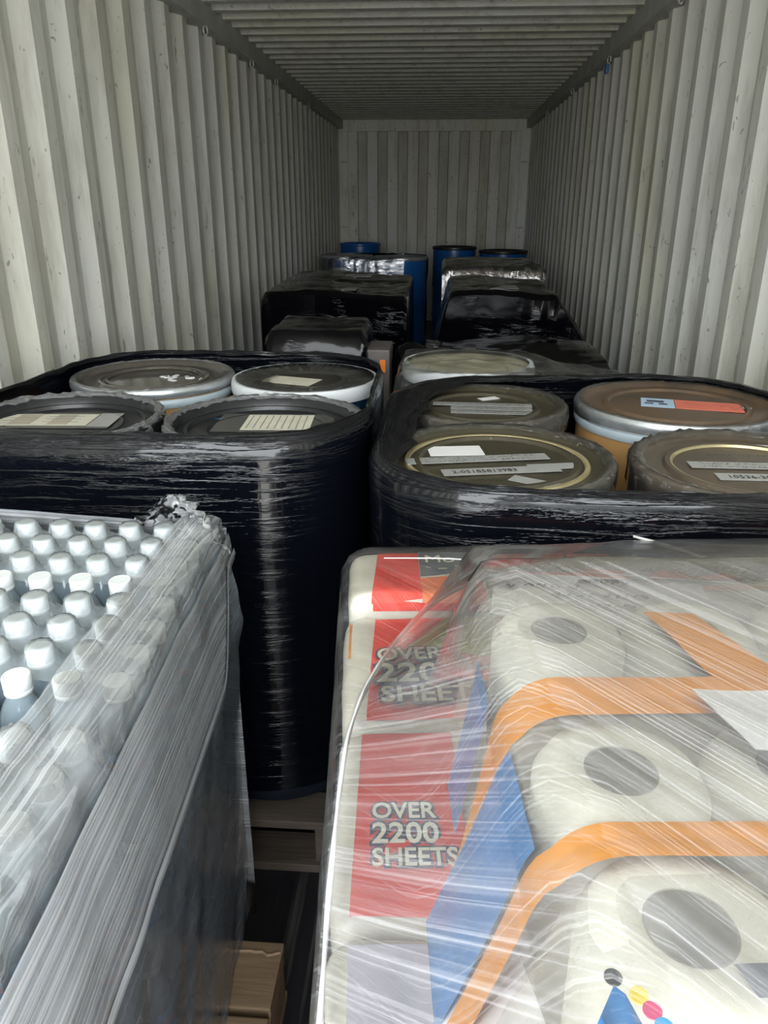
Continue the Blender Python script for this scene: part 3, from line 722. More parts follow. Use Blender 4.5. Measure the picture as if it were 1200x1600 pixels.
# ------------------------------------------------------------------ bottled water
BR_, ZL = .0262, .2065     # bottle radius, layer height
bt = empty('water_bottle'); 
m = MB(); m.lathe([(.012, .004), (.020, .0), (.0245, .004), (.0262, .014), (.0255, .03), (.0262, .05), (.0262, .065), (.0245, .072), (.0245, .128), (.0262, .135), (.0262, .145), (.0240, .158), (.0185, .172), (.0145, .180), (.0135, .186)], 20, close_bot=True)
m.build('bottle', M_bottle, bt)
m = MB(); m.lathe([(.0250, .073), (.0251, .10), (.0250, .127)], 20); lb_ = m.build('bottle_label', M_blabel, bt)
m = MB(); seg = 40
m.lathe([(.0143, .184), (.0150, .185), (.0150, .189), (.0146, .1895), (.0148, .1905), (.0148, .2035), (.0142, .2052), (.0128, .2058), (.0125, .2052), (.003, .2052)], seg, close_top=True,
        rfun=lambda r, z, a, j: ((r+(.00045 if int(a/(2*PI)*seg+.5) % 2 else -.0002) if 3 < j < 6 else r), z))
m.build('cap', M_cap, bt)
kids = [o for o in bpy.data.objects if o.parent == bt]
ORD = ['first', 'second', 'third', 'fourth', 'fifth', 'sixth', 'seventh', 'eighth', 'ninth', 'tenth', 'eleventh', 'twelfth', 'thirteenth', 'fourteenth', 'fifteenth', 'sixteenth']
rowsY = [1.068, 1.009, .949, .890, .834, .777, .720, .664, .568, .5155, .463, .4105, .315, .2625, .21, .1575]
rowsX = [-.358]*4+[-.336, -.330, -.328, -.326]+[-.333]*4+[-.326]*4
cp = .0555
first = True
def bottle(x, y, z, label, group):
    global first
    if first: r = bt; first = False
    else:
        r = bt.copy(); COL.objects.link(r)
        for k in kids:
            q = k.copy(); q.parent = r; COL.objects.link(q)
    r.location = (x, y, z); r.rotation_euler = (0, 0, random.uniform(0, 6.28)); tag(r, label, 'water bottle', group)
ZT = .985-.2058
rest = []
for ri, (y, x0) in enumerate(zip(rowsY, rowsX)):
    for ci in range(15):
        x = x0-cp*ci+random.uniform(-.0012, .0012)-(.004*(ci//6)); yy = y+.0025*(ci-2)*.4+random.uniform(-.0012, .0012)
        ind = (ci < 6 and ri < 12) or (ci == 6 and ri < 4) or (ci < 2)
        if x < -1.2: continue
        if ind: bottle(x, yy, ZT, f'white-capped water bottle, top layer, {ORD[ri]} row from black drums, {ORD[ci]} from the aisle', 'water bottles in the top layer')
        else: rest.append((x, yy, ZT))
for L in (1, 2, 3):
    for ri, (y, x0) in enumerate(zip(rowsY, rowsX)):
        for ci in range(15):
            x = x0-.013-.002*L-cp*ci; 
            if x < -1.2: continue
            if ci < 2: bottle(x, y, ZT-ZL*L, f'clear water bottle, {ORD[L]} layer down, {ORD[ri]} row from black drums, {ORD[ci]} from the aisle', 'water bottles in the lower layers')
            else: rest.append((x, y, ZT-ZL*L))
m = MB()
for (x, y, z) in rest: m.lathe([(.024, 0), (.0262, .02), (.0262, .145), (.0185, .172), (.014, .18), (.0148, .186), (.0148, .2055)], 10, (x, y, z), close_top=True, close_bot=True)
o = m.build('water_bottles', M_bottle); tag(o, 'remaining water bottles packed deeper inside the left pallet', 'water bottles', None, 'stuff')
bz = ZT-ZL*3
if bz > .151:
    m = MB(); m.box(-1.22, -.345, .12, 1.02, .1505, bz-.0005); tag(m.build('slip_sheet', plain('card_slip_sheet', (.33, .25, .16), .8), smooth=False), 'cardboard slip sheet between the pine pallet and bottled water', 'slip sheet')

# shrink film of each pack: rides over the caps of its back three rows, open above the front row
def shrink(ri0, nrows, cols, c0, label):
    ys = rowsY[ri0:ri0+nrows]; x0 = rowsX[ri0]-cp*c0+.0; xs_ = [x0-cp*k-(.004*((k+c0)//6)) for k in range(cols)]
    yb = ys[0]+BR_+.002; yf = ys[-2]-.030; xr = x0+BR_-.005; xl = xs_[-1]-BR_-.002
    caps = [(x+ (rowsX[ri0+r]-rowsX[ri0]), y) for r, y in enumerate(ys[:-1]) for x in xs_]
    nu, nv = cols*14, nrows*13
    def fn(i, j):
        u = i/(nu-1); v = j/(nv-1)
        x = xr+(xl-xr)*u; y = yb+(yf-yb)*v
        h = 0
        for cx, cyy in caps:
            d2 = (x-cx)**2+(y-cyy)**2
            if d2 < .0019:
                dd = math.sqrt(d2); t = min(1, max(0, (dd-.0156)/.0035)); t2 = min(1, max(0, (dd-.0170)/.024)); h = max(h, .62*(1-t*t*(3-2*t))+.38*(1-t2)**2)
        z = .9625+.0253*min(1, h)
        if v < .06: z -= .030*(1-v/.06)*(1-.55*h)
        if u < .03: z -= .02*(1-u/.03)
        return (x, y+(.010*(h-.5) if v > .97 else 0), z)
    m = MB(); m.grid(fn, nu, nv, False, lambda i, j: (i/(nu-1)*cols*cp, j/(nv-1)*nrows*cp))
    # hanging side towards the aisle
    nw = nrows*10
    def sd(i, j):
        v = i/(nw-1); y = yb+(ys[-1]-BR_-yb)*v; z = .926-(.145*j/6)
        k = abs(math.sin((y-ys[0])/(ys[0]-ys[1])*PI))
        return (xr+.001-.004*k, y, z)
    m.grid(sd, nw, 7, False, lambda i, j: (i/(nw-1)*nrows*cp, j*.02))
    o = m.build('shrink_film', M_shrink, sharp=80); tag(o, label, 'shrink film', 'milky shrink film over the water packs'); return o
shrink(0, 4, 6, 0, 'milky shrink film of the water pack nearest the black drums')
shrink(4, 4, 6, 0, 'milky shrink film of the middle water pack, between two clear bottle rows')
shrink(8, 4, 6, 0, 'milky shrink film of the third water pack, nearest the viewer')
shrink(0, 4, 2, 6, 'milky shrink film at the left edge, beside the farthest water pack')

# stretch wrap of the water pallet: a band over the aisle edge of the top and down the side
XF = lambda y: -.262-.062*y
SL = math.radians(62)
def wrap_uv(y, z): # v runs along the drawn streaks, which fall toward the viewer
    return (z, y)
wr = empty('clear_pallet_wrap', (-.3, .6, .13)); wr_inv = Vector((.3, -.6, -.13))
def sec(y, k):
    """section across the edge at depth y; k 0..1 from the top band down to the pallet"""
    xb = -.392-.02*max(0, (y-.9))+.006*nz(y*9, 0, 1); xf = XF(y)
    P = [(xb, .9895), (xb+.03, .991), (xf-.018, .9915), (xf-.004, .986), (xf+.003, .955), (xf+.008, .90), (xf+.013, .85), (xf+.018, .805), (xf+.010, .765), (xf-.004, .56), (xf-.006, .40), (xf-.010, .26), (xf-.014, .13)]
    s = k*(len(P)-1); i = min(len(P)-2, int(s)); f = s-i
    return P[i][0]+(P[i+1][0]-P[i][0])*f, P[i][1]+(P[i+1][1]-P[i][1])*f
ny, nk = 70, 56
ysw = [.06+(1.105-.06)*j/(ny-1) for j in range(ny)]
def fw(i, j):
    y = ysw[j]; x, z = sec(y, i/(nk-1)); a = y*math.sin(SL)-z*math.cos(SL); b_ = y*math.cos(SL)+z*math.sin(SL)
    d = .006*nz(a*16, b_*2, 3)+.003*nz(a*50, b_*3, 8)
    return (x+d*(1 if i > 12 else .3)+wr_inv.x, y+wr_inv.y, z+(abs(d)*.6 if i < 12 else 0)+wr_inv.z)
IT = 17
m = MB(); m.grid(fw, IT+1, ny, False, lambda i, j: wrap_uv(ysw[j], sec(ysw[j], i/(nk-1))[1]+sec(ysw[j], i/(nk-1))[0]))
m.build('film_top', M_wrapW, wr, sharp=80)
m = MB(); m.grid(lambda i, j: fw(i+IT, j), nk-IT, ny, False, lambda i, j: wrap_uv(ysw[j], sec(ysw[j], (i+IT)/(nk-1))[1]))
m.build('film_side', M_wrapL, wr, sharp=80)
# rear face of the wrap, across the back of the stack and turning the corner
def fb(i, j):
    t = i/39; x = XF(1.1)-.004-t*.86; z = .13+(.84+(.05*t))*j/16; y = 1.108+.006*nz(x*9, z*5, 2)
    if i == 0: x += .006
    return (x+wr_inv.x, y+wr_inv.y, min(z, 1.01)+wr_inv.z)
m = MB(); m.grid(fb, 40, 17, False, lambda i, j: (j*.05, i*.02)); m.build('film_back', M_wrapW, wr, sharp=80)
# second, overlapping turn of film on the side, ending in a pale diagonal fold
def side_x(y, z):
    for k in range(120, 401):
        x, zz = sec(y, k/400)
        if zz <= z: return x
    return sec(y, 1)[0]
FZ = .80
fold_z = lambda y: FZ+.012*nz(y*5, 2, 0)+max(0, (y-.90)/.2)**1.6*.25
def fo(i, j):
    y = ysw[j]*.99+.004; zb_ = min(.93, fold_z(y)); z = .965+(zb_-.965)*i/19
    return (side_x(y, z)+.007+.003*nz(y*12, z*6, 5)+wr_inv.x, y+wr_inv.y, z+wr_inv.z)
m = MB(); m.grid(fo, 20, ny, False, lambda i, j: wrap_uv(ysw[j], .965+(min(.93, fold_z(ysw[j]))-.965)*i/19)); m.build('film_overlap', M_wrapW2, wr, sharp=80)
m = MB(); pts = [Vector(fo(19, j)) for j in range(ny)]
def ff(i, j):
    p = pts[j]; o_ = (i-2)*.0045
    return (p.x+.003+(.002 if i == 2 else 0), p.y, p.z+o_)
m.grid(ff, 5, ny, False, lambda i, j: wrap_uv(ysw[j], i*.0045)); m.build('film_fold', M_fold, wr, sharp=80)
# torn, gathered film standing up at the back corner
m = MB()
def fc(i, j):
    t = i/44; s = j/13
    A = Vector((-.47, 1.10, .975)).lerp(Vector((-.312, 1.075, .945)), t)
    y = 1.105-.10*max(0, t-.55)
    hgt = .020+.042*math.exp(-((t-.40)/.24)**2)+.035*math.exp(-((t-.78)/.2)**2)
    z = .972+hgt*s-.045*max(0, t-.62)*1.6
    k = .012*nz(t*13, s*4, 1)+.007*nz(t*34, s*9, 4)
    return (A.x+k*.7-.02*s*(t-.5)+wr_inv.x, y+k-.03*s*s+wr_inv.y, z+.009*nz(t*17, s*3, 9)+wr_inv.z)
m.grid(fc, 45, 14, False, lambda i, j: (i*.006, j*.006)); q = m.build('gathered_film', M_tuft, wr, sharp=80); q['label'] = 'crumpled torn film tuft'
# veil from the gathered tuft down over the edge of the top
tag(wr, 'streaky clear stretch film round the bottled water, bunched up at the back corner', 'stretch wrap')

# ------------------------------------------------------------------ kitchen paper pallet (local frame turned by PA)
RZ = Matrix.Rotation(PA, 3, 'Z')
def L2W(x, y, z): v = RZ @ Vector((x, y, 0)); return (PO.x+v.x, PO.y+v.y, z)
def W2L(x, y): v = RZ.inverted() @ Vector((x-PO.x, y-PO.y, 0)); return v.x, v.y
def pillow(mb, x0, x1, y0, y1, z0, z1, r=.03, n=14, amp=.004, seed=0, xmap=None):
    """soft plastic pack: a box with round edges, slightly puffed and dimpled"""
    b = bmesh.new(); bmesh.ops.create_grid(b, x_segments=1, y_segments=1, size=1); b.free()
    cx, cy_, cz = (x0+x1)/2, (y0+y1)/2, (z0+z1)/2; hx, hy, hz = (x1-x0)/2, (y1-y0)/2, (z1-z0)/2
    def mp(p):
        q = Vector((p[0]*hx, p[1]*hy, p[2]*hz)); c = Vector((max(-hx+r, min(hx-r, q.x)), max(-hy+r, min(hy-r, q.y)), max(-hz+r, min(hz-r, q.z))))
        d = q-c
        if d.length > 1e-9: q = c+d.normalized()*r
        w = Vector((q.x+cx, q.y+cy_, q.z+cz)); k = amp*nz(w.x*14+seed, w.y*14, w.z*14)
        nn = d.normalized() if d.length > 1e-9 else Vector((0, 0, 1)); w += nn*k
        if xmap: w.x = xmap(w.x, w.z)
        return w
    # cube sphere style grid on six faces
    S = [-1+2*k/n for k in range(n+1)]
    S = [math.copysign(abs(s)**.75, s) for s in S]
    for ax in range(3):
        for sg in (-1, 1):
            def fn(i, j):
                p = [0, 0, 0]; p[ax] = sg; p[(ax+1) % 3] = S[i]; p[(ax+2) % 3] = S[j]; return mp(p)
            mb.grid(fn, n+1, n+1)
def weld(o):
    b = bmesh.new(); b.from_mesh(o.data); bmesh.ops.remove_doubles(b, verts=b.verts[:], dist=.0004); bmesh.ops.recalc_face_normals(b, faces=b.faces[:]); b.to_mesh(o.data); b.free(); return o
def topz(x, y, z1, amp, seed): return z1+amp*nz(x*14+seed, y*14, z1*14)
def panel(name, mat, parent, poly, z1, amp, seed, off=.0012, cut=16, pb=None):
    """printed area lying on the top of a pack (local coords polygon of 4 points)"""
    m = MB(); A, B, C_, D_ = [Vector((*p, 0)) for p in poly]
    def fn(i, j):
        u, v = i/cut, j/cut; p = A.lerp(B, u).lerp(D_.lerp(C_, u), v); z = topz(p.x, p.y, z1, amp, seed)+off
        if pb:
            for e_ in (p.x-pb[0], pb[1]-p.x, p.y-pb[2], pb[3]-p.y):
                if e_ < pb[4]: z -= pb[4]-math.sqrt(max(0, pb[4]**2-(pb[4]-max(0, e_))**2))
        return (p.x, p.y, z)
    m.grid(fn, cut+1, cut+1); return m.build(name, mat, parent)
def pack_root(name='kitchen_paper_pack'):
    r = empty(name, PO, PA); return r
# supporting layers below (each pack its own thing; only their aisle sides can be seen)
PK = 'kitchen paper packs on the right pallet'
names = ['lowest layer', 'second layer up', 'third layer up']; cols_ = ['front end', 'second from front', 'third from front', 'back end']
for L, (z0, z1) in enumerate(((.152, .42), (.422, .69), (.692, .765))):
    for k in range(4):
        r = pack_root(); m = MB(); pillow(m, .006, .90, .07+k*.235, .30+k*.235, z0, z1, .025, 8, .003, L*4+k); weld(m.build('wrapper', M_bagcream, r))
        m = MB(); m.box(.0015, .005, .105+k*.235, .26+k*.235, z0+.022, z1-.022); m.build('printed_side', (M_bluep, M_red, M_orange, M_red)[(k+L) % 4], r, smooth=False)
        tag(r, f'kitchen paper pack in the {names[L]} of the right pallet, {cols_[k]}', 'paper pack', PK)
# red packs along the aisle edge
def text_on(r, txt, x, y, z, size, rz, fill=M_cream, outl=M_navyp, xs=1.0, name='printed_text'):
    text_obj(name+'_outline', txt, size, outl, r, (x, y, z+.0012), rz, size*.10, xs); text_obj(name, txt, size, fill, r, (x, y, z+.0018), rz, size*.018, xs)
ZR = .950
def red_pack(y0, y1, label, seed, x1=.24):
    r = pack_root(); m = MB(); pillow(m, .006, x1, y0, y1, .768, ZR, .022, 16, .004, seed); weld(m.build('wrapper', M_bagcream, r)); tag(r, label, 'paper pack', PK); return r
def w(px): return W2L(*px)
r = red_pack(.655, .886, 'red kitchen paper pack lettered over the aisle edge, green patch beside it', 3)
q = panel('red_print', M_red, r, [(.034, .664), (.225, .664), (.225, .880), (.046, .880)], ZR, .004, 3, pb=(.006, .24, .655, .885, .022)); q['label'] = 'red printed area'
lx, ly = W2L(-.060, .765)
for k, (t_, dx, dy, sz, xs) in enumerate((('OVER', 0, .0, .036, .85), ('2200', -.002, -.043, .052, .95), ('SHEETS', .003, -.080, .040, .9))):
    text_on(r, t_, lx+dx, ly+dy, topz(lx, ly, ZR, .004, 3)+.0015, sz, .06 if k == 0 else 0.02, xs=xs)
q = panel('green_print', M_green, r, [(.085, .80), (.19, .77), (.20, .862), (.135, .866)], ZR, .004, 3, .0022); q['label'] = 'olive green printed patch'
q = panel('orange_print', M_orange, r, [(.012, .78), (.026, .78), (.026, .86), (.012, .86)], ZR-.006, .004, 3, .0022); q['label'] = 'small orange patch'
r = red_pack(.415, .650, 'red and white kitchen paper pack, second along the aisle edge from the back', 13)
q = panel('red_print', M_red, r, [(.022, .424), (.12, .424), (.12, .640), (.030, .640)], ZR, .004, 13, pb=(.006, .24, .415, .650, .022)); q['label'] = 'red printed area'
lx, ly = W2L(-.046, .52)
for k, (t_, dy, sz, xs) in enumerate((('OVER', 0, .026, .85), ('2200', -.028, .032, .9), ('SHEETS', -.052, .026, .85))):
    text_on(r, t_, lx, ly+dy, topz(lx, ly, ZR, .004, 13)+.0015, sz, .0, xs=xs)
r = red_pack(.175, .410, 'cream kitchen paper pack with faded red end at the near aisle corner', 23)
q = panel('red_print', M_red, r, [(.026, .185), (.10, .185), (.10, .285), (.026, .285)], ZR, .004, 23); q['label'] = 'red printed area'
q = panel('slate_or_haze', M_lilac, r, [(.022, .300), (.11, .300), (.11, .395), (.022, .395)], ZR, .004, 23); q['label'] = 'pale lilac film haze'  # milky haze of the film painted as a pale panel on the pack
# back row
ZB = .968
def back_pack(x0, x1, label, seed, y0=.889, y1=1.045):
    r = pack_root(); m = MB(); pillow(m, x0, x1, y0, y1, .768, ZB, .024, 14, .004, seed); weld(m.build('wrapper', M_bagcream, r)); tag(r, label, 'paper pack', PK); return r
r = back_pack(.008, .205, 'red pack with a dark lettered patch at the back corner by the aisle', 33)
panel('red_print', M_red, r, [(.040, .893), (.108, .893), (.108, 1.035), (.05, 1.035)], ZB, .004, 33, pb=(.008, .205, .889, 1.045, .024))
q = panel('slate_or_haze', M_steel, r, [(.109, .955), (.188, .97), (.188, 1.03), (.109, 1.03)], ZB, .004, 33); q['label'] = 'dark slate printed patch'
text_obj('printed_text', 'Mo', .034, M_cream, r, (.116, .995, topz(.12, .99, ZB, .004, 33)+.002), 0); z_ = scribble(.06, .012, 201, .002); put(z_.build('printed_text', M_cream, r, smooth=False), (.118, .972, topz(.12, .98, ZB, .004, 33)+.002), .05)
panel('orange_print', M_orangered, r, [(.108, .893), (.195, .893), (.195, .962), (.109, .948)], ZB, .004, 33, .0016, pb=(.008, .205, .889, 1.045, .024))
m = MB(); m.box(.042, .195, .8872, .8882, .951, .962); m.build('red_print_front', M_red, r, smooth=False)
r = back_pack(.210, .410, 'orange-red pack with dark letters in the back row, behind the paper sheet', 43)
panel('orange_print', M_orangered, r, [(.218, .905), (.405, .905), (.405, 1.04), (.218, 1.04)], ZB, .004, 43, pb=(.210, .410, .889, 1.045, .024))
z_ = text_obj('printed_text', 'C I', .05, M_navyp, r, (.27, .985, topz(.3, .96, ZB, .004, 43)+.002), 0)
r = back_pack(.415, .620, 'orange and navy pack in the back row, right of the lettered orange pack', 53)
panel('orange_print', M_orangered, r, [(.43, .905), (.61, .905), (.61, .99), (.43, .99)], ZB, .004, 53); panel('navy_print', M_navyp, r, [(.43, .992), (.61, .992), (.61, 1.025), (.43, 1.025)], ZB, .004, 53)
r = back_pack(.625, .900, 'orange pack at the far right end of the back row', 63)
panel('orange_print', M_orangered, r, [(.64, .905), (.88, .905), (.88, 1.04), (.64, 1.04)], ZB, .004, 63, pb=(.625, .90, .889, 1.045, .024))
# cream middle packs carrying the paper sheet
r = pack_root(); m = MB(); pillow(m, .246, .56, .640, .885, .768, .978, .035, 12, .004, 71); weld(m.build('wrapper', M_bagcream, r)); tag(r, 'plain cream pack under the printed paper sheet', 'paper pack', PK)
r = pack_root(); m = MB(); pillow(m, .566, .90, .640, .885, .768, .978, .035, 12, .004, 73); weld(m.build('wrapper', M_bagcream, r)); panel('orange_print', M_orangered, r, [(.60, .66), (.87, .66), (.87, .86), (.60, .86)], .978, .004, 73); tag(r, 'cream and orange pack right of the printed paper sheet', 'paper pack', PK)
r = pack_root(); m = MB(); pillow(m, .246, .90, .175, .634, .768, ZR, .035, 12, .004, 75); weld(m.build('wrapper', M_bagcream, r)); tag(r, 'cream pack carrying the clear-windowed roll packs', 'paper pack', PK)
# clear-windowed packs of white rolls
ZW0, ZW1 = .954, 1.138
def roll_pack(y0, y1, cyr, label, seed, x0=.135, sh=.055):
    r = pack_root('paper_roll_pack'); x1 = .90; rr = min(.0535, (y1-y0)/2-.004)
    xm = lambda x, z: x-(sh*max(0, (ZW1-z)/(ZW1-ZW0))**1.2*max(0, 1-(x-x0)/.09) if x < x0+.09 else 0)
    m = MB(); pillow(m, x0, x1, y0, y1, ZW0, ZW1, .036, 16, .004, seed, xm); weld(m.build('clear_wrapper', M_window, r))
    n = int((x1-x0)/(2*rr+.002)); proto = None
    for k in range(n):
        cx = x0+rr+.004+k*(2*rr+.001)
        if proto is None:
            m = MB(); h = ZW1-ZW0-.012
            m.lathe([(.0225, .002), (rr-.006, .002), (rr, .01), (rr, h-.016), (rr-.006, h-.005), (rr-.018, h), (.026, h-.001), (.0225, h-.004), (.0225, .002)], 40); p0 = m.build('paper_roll', M_towel, r)
            m = MB(); m.lathe([(.0223, .004), (.0223, h-.005), (.021, h-.005), (.021, .004)], 32); c0 = m.build('card_core', M_core, p0)
            m = MB(); m.lathe([(.021, .01), (.001, .01)], 24); c1 = m.build('core_bottom', M_core, p0)
            p0.location = (cx, cyr, ZW0+.006); proto = p0
        else:
            p = proto.copy(); COL.objects.link(p); p.location = (cx, cyr, ZW0+.006)
            for q_ in (c0, c1):
                q2 = q_.copy(); q2.parent = p; COL.objects.link(q2)
    return tag(r, label, 'paper pack', 'clear-windowed roll packs'), xm
def sideprint(name, mat, r, y0, y1, xm, x0, zlo, zhi, off=.0025, n=10, tp=None):
    """print running down the sloping aisle side of a pack (and over its shoulder when tp is given)"""
    m = MB(); P = []
    rr = .036
    if tp:
        for k in range(13): P.append((tp+(x0+rr-tp)*k/12, ZW1+off))
    for k in range(9):
        a = PI/2*k/8; P.append((x0+rr-(rr+off)*math.sin(a), ZW1-rr+(rr+off)*math.cos(a)))
    for k in range(1, 12): P.append((x0-off, ZW1-rr-(ZW1-rr-zlo)*k/11))
    P = [(xm(x, z) if z < ZW1-.02 else x-(xm(x, z)*0), z) for x, z in P]
    P = [p for p in P if p[1] <= zhi+.01]
    m.grid(lambda i, j: (P[i][0]-.001, y0+(y1-y0)*j/n, P[i][1]+.0022*nz(P[i][0]*14, y0*14+j*.3, P[i][1]*14)), len(P), n+1); return m.build(name, mat, r, sharp=70)
r1, xm1 = roll_pack(.458, .625, .538, 'rearmost clear-windowed roll pack, crossed by a diagonal orange band', 81, sh=.028)
sideprint('blue_print', M_bluep, r1, .475, .535, xm1, .135, ZW0+.02, ZW1-.045)
q = sideprint('orange_band', M_orange, r1, .410, .452, xm1, .135, ZW0+.015, 2, .003, 8, .42); q['label'] = 'orange band over the front edge'
a = [W2L(*p) for p in ((.172, .562), (.212, .562), (.262, .462), (.205, .462))]
q = panel('orange_flap', M_orange, r1, [a[3], a[2], a[1], a[0]], ZW1, .004, 81, .0045); q['label'] = 'diagonal orange band'
r2, xm2 = roll_pack(.315, .448, .372, 'middle clear-windowed roll pack with blue glossy aisle side', 91)
sideprint('blue_print', M_bluep, r2, .322, .405, xm2, .135, ZW0+.01, ZW1-.03)
q = sideprint('orange_band', M_orange, r2, .292, .316, xm2, .135, ZW0+.015, 2, .003, 8, .42); q['label'] = 'orange band over the front edge'
r3, xm3 = roll_pack(.165, .305, .262, 'nearest clear-windowed roll pack with four coloured print dots', 101)
a = [W2L(*p) for p in ((.071, .215), (.092, .215), (.087, .232), (.083, .236))]
q = panel('blue_print', M_bluep, r3, a, ZW1, .004, 101, .002); q['label'] = 'blue printed triangle'
for (px, py), mt, nm in (((.0835, .240), M_ink, 'black'), ((.0925, .232), M_yel, 'yellow'), ((.0965, .2255), M_mag, 'magenta'), ((.0995, .2185), M_cyan, 'cyan')):
    lx, ly = W2L(px, py); m = MB(); m.lathe([(.0040, 0), (.0040, .0008), (.0005, .0009)], 20, (lx, ly, topz(lx, ly, ZW1, .004, 101)+.0015), close_top=True); q = m.build('print_dot', mt, r3); q['label'] = nm+' print dot'
lx, ly = W2L(.150, .243); q = panel('dark_print', M_steel, r3, [(lx-.008, ly-.008), (lx+.012, ly-.008), (lx+.006, ly+.007), (lx-.012, ly+.007)], ZW1, .004, 101, .002)
# loose paper sheets
def sheet(pts, name='paper_sheet', nx=14, ny_=10, wave=.003, seed=0):
    A, B, C_, D_ = [Vector(p) for p in pts]; m = MB()
    def fn(i, j):
        u, v = i/nx, j/ny_; p = A.lerp(B, u).lerp(D_.lerp(C_, u), v); k = wave*nz(u*3+seed, v*3, 1); return (p.x, p.y, p.z+k)
    m.grid(fn, nx+1, ny_+1); m.grid(lambda i, j: tuple(Vector(fn(i, j))-Vector((0, 0, .0006))), nx+1, ny_+1); return m.build(name, M_paper)
s = sheet([(.072, .815, .995), (.335, .768, .998), (.345, .905, .998), (.085, .925, .998)], seed=1)
tag(s, 'white sheet with faint print lying behind the roll packs', 'paper sheet', 'paper sheets on the paper pallet')
for k, (x, y, L) in enumerate(((.095, .872, .10), (.15, .850, .11), (.19, .826, .07), (.262, .806, .065), (.19, .888, .06))):
    q = scribble(L, .013, 300+k, .0036); q = put(q.build('printed_line', M_ink, s, smooth=False), (x, y, 1.001), .03)
s = sheet([(.195, .385, 1.150), (.36, .372, 1.150), (.37, .455, 1.150), (.176, .445, 1.150)], seed=4)
tag(s, 'blank white sheet lying across the middle roll pack', 'paper sheet', 'paper sheets on the paper pallet')
s = sheet([(.006, .28, .965), (.068, .262, 1.06), (.050, .372, 1.03), (.016, .395, .968)], seed=7)
tag(s, 'white sheet slanting down the aisle side of the nearest roll pack', 'paper sheet', 'paper sheets on the paper pallet')

# stretch film over the whole paper pallet
WP, DP = .915, 1.055
def hraw(u, v):
    z = .962
    if v > .87: z = .982
    elif u > .24 and v > .63: z = .992+.012*(u > .3)
    def sm(a, b, x): t = min(1, max(0, (x-a)/(b-a))); return t*t*(3-2*t)
    wz = sm(.07, .15, u)*(1-sm(.62, .69, v))
    return z+(1.152-z)*wz
NU, NV = 84, 90
G = [[hraw(WP*i/(NU-1), .05+(DP-.05)*j/(NV-1)) for i in range(NU)] for j in range(NV)]
for _ in range(3):
    G = [[max(G[j][i], (G[j][i]+G[max(j-1, 0)][i]+G[min(j+1, NV-1)][i]+G[j][max(i-1, 0)]+G[j][min(i+1, NU-1)])/5) for i in range(NU)] for j in range(NV)]
fw_ = empty('clear_pallet_wrap', PO, PA)
ext = 12
def pf(i, j):
    ii, jj = i-ext, j
    cu = WP*min(max(ii, 0), NU-1)/(NU-1); cv = .05+(DP-.05)*min(jj, NV-1)/(NV-1)
    z = G[min(jj, NV-1)][min(max(ii, 0), NU-1)]
    r_ = .05
    for q in (cu, WP-cu, DP-cv):
        if q < r_: z -= (r_-math.sqrt(max(0, r_*r_-(r_-q)**2)))*.75
    x, y = cu-.004, cv
    dl = max(0, -ii)*.075; db = max(0, jj-(NV-1))*.075; d = max(dl, db)
    if d: z = max(.14, z-d)
    k = .004*nz(x*9, y*9, z*4)+.003*nz((x+y)*40, (x-y)*6, z*20)
    if dl: x += -.010*math.sin(min(1, dl/.8)*PI)+.010*nz(y*14, z*2, 4)+.004*nz(y*50, z*4, 6)
    if db: y += .004+.006*nz(x*10, z*3, 5)
    if not d: z += .003+k*.8
    return (x, y, z)
def puv(i, j):
    a, b_ = (i-ext)*.011, j*.0113
    if i < ext: a = (i-ext)*.075
    if j > NV-1: b_ = (NV-1)*.0113+(j-NV+1)*.075
    c_, s_ = math.cos(.75), math.sin(.75); return (a*c_+b_*s_, -a*s_+b_*c_)
m = MB(); m.grid(pf, NU+ext, NV+ext, False, puv); m.build('film_sheet', M_wrapP, fw_, sharp=80)
def film_h(wx, wy):
    u, v = W2L(wx, wy); i = (NU-1)*u/WP; j = (NV-1)*(v-.05)/(DP-.05)
    return G[int(min(max(j, 0), NV-1))][int(min(max(i, 0), NU-1))]
def strand(pts, r0, name='strand_or_glint'):
    P = []
    for k in range(len(pts)-1):
        for t in range(6): P.append(Vector(pts[k]).lerp(Vector(pts[k+1]), t/6))
    P.append(Vector(pts[-1]))
    for _ in range(6): P = [P[0]]+[(P[k-1]+P[k]*2+P[k+1])/4 for k in range(1, len(P)-1)]+[P[-1]]
    Q = []
    for p in P: u = W2L(p.x, p.y); Q.append((u[0], u[1], p.z))
    m = MB(); m.tube(Q, [r0*(.75+.5*abs(math.sin(k*.35))) for k in range(len(Q))], 7); return m.build(name, M_strand, fw_)
STR = [((830, 885), 1.012), ((740, 908), 1.0), ((670, 945), .985), ((610, 1010), .975), ((565, 1085), .972), ((540, 1160), .968), ((525, 1280), .96), ((512, 1420), .952), ((500, 1600), .945)]
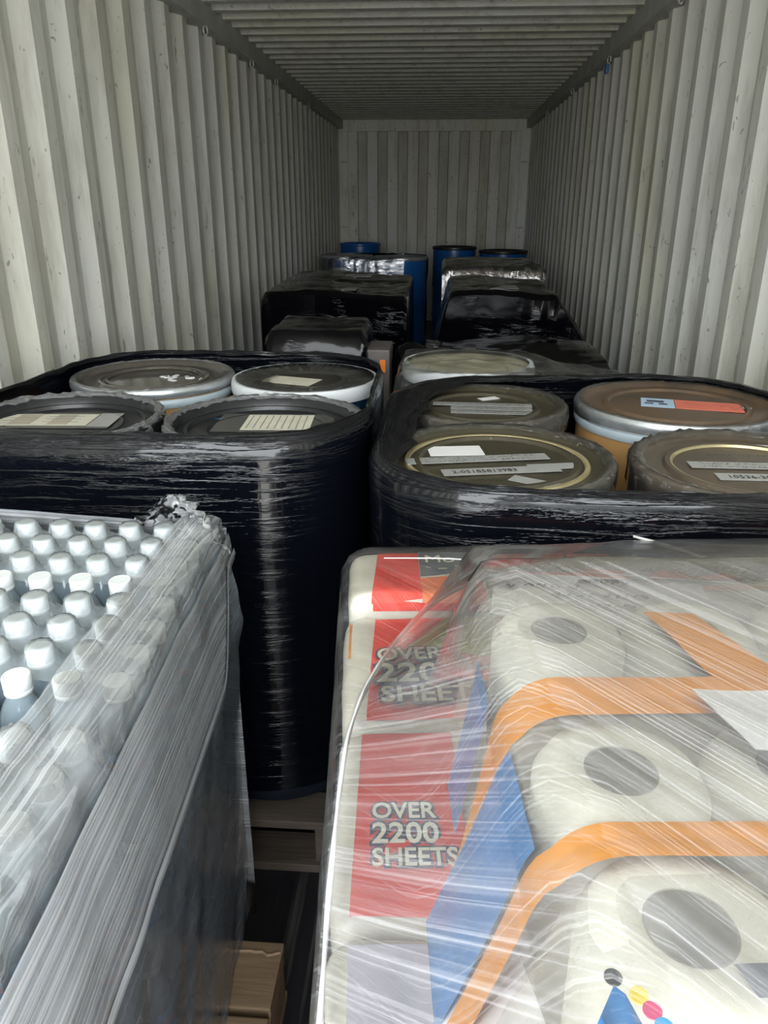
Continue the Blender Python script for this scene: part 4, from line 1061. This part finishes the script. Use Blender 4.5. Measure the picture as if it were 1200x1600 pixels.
def bp(px, py, z):
    v = R @ Vector(((px-600)/1200, (800-py)/1200, 1)); t = (z-1.45)/v.z; return (v.x*t, v.y*t, z)
ED = sorted((W2L(*bp(p[0], p[1], z)[:2])[::-1]+(z,)) for p, z in STR)     # (v, u, z) along the edge of the upper turn of film
ED.append((1.04, ED[-1][1]+.16, .985))
def ed_at(v):
    if v <= ED[0][0]: return ED[0][1:]
    for a_, b_ in zip(ED, ED[1:]):
        if v <= b_[0]:
            f = (v-a_[0])/max(1e-6, b_[0]-a_[0]); return a_[1]+(b_[1]-a_[1])*f, a_[2]+(b_[2]-a_[2])*f
    return ED[-1][1:]
def taut(u, v):
    a_ = .965+(1.156-.965)*min(1, max(0, u/.165)); b_ = 1.156-(1.156-.992)*min(1, max(0, (v-.60)/.42)); return min(a_, b_)
def po_(i, j):
    v = .06+(ED[-1][0]-.06)*j/69; u0, zs_ = ed_at(v); u = u0+(WP-.02-u0)*(i/69)**1.3
    T = 1.160-(1.160-.994)*min(1, max(0, (v-.60)/.42)); z = zs_+max(0, T-zs_)*min(1, (u-u0)/max(.05, .165-u0))
    if DP-v < .05: z -= (.05-math.sqrt(max(0, .0025-(.05-DP+v)**2)))*.6
    return (u-.004, v, z+.0015*nz(u*12, v*12, 8))
def po_uv(i, j):
    p = po_(i, j); c_, s_ = math.cos(.62), math.sin(.62); return (p[0]*c_+p[1]*s_, -p[0]*s_+p[1]*c_)
m = MB(); m.grid(po_, 70, 70, False, po_uv); m.build('film_overlap', M_wrapP2, fw_, sharp=80)
strand([bp(p[0], p[1], z+.006) for p, z in STR], .0022)
strand([bp(990, 838, 1.008), bp(1060, 858, 1.010), bp(1130, 882, 1.010), bp(1230, 915, 1.010)], .0022)
strand([bp(600, 872, 1.000), bp(720, 872, 1.012), bp(900, 893, 1.014), bp(1060, 905, 1.014), bp(1230, 917, 1.014)], .0008)  # thin pale tube standing in for a highlight line along the film
tag(fw_, 'streaky clear stretch film pulled over the kitchen paper packs, with twisted strands', 'stretch wrap')
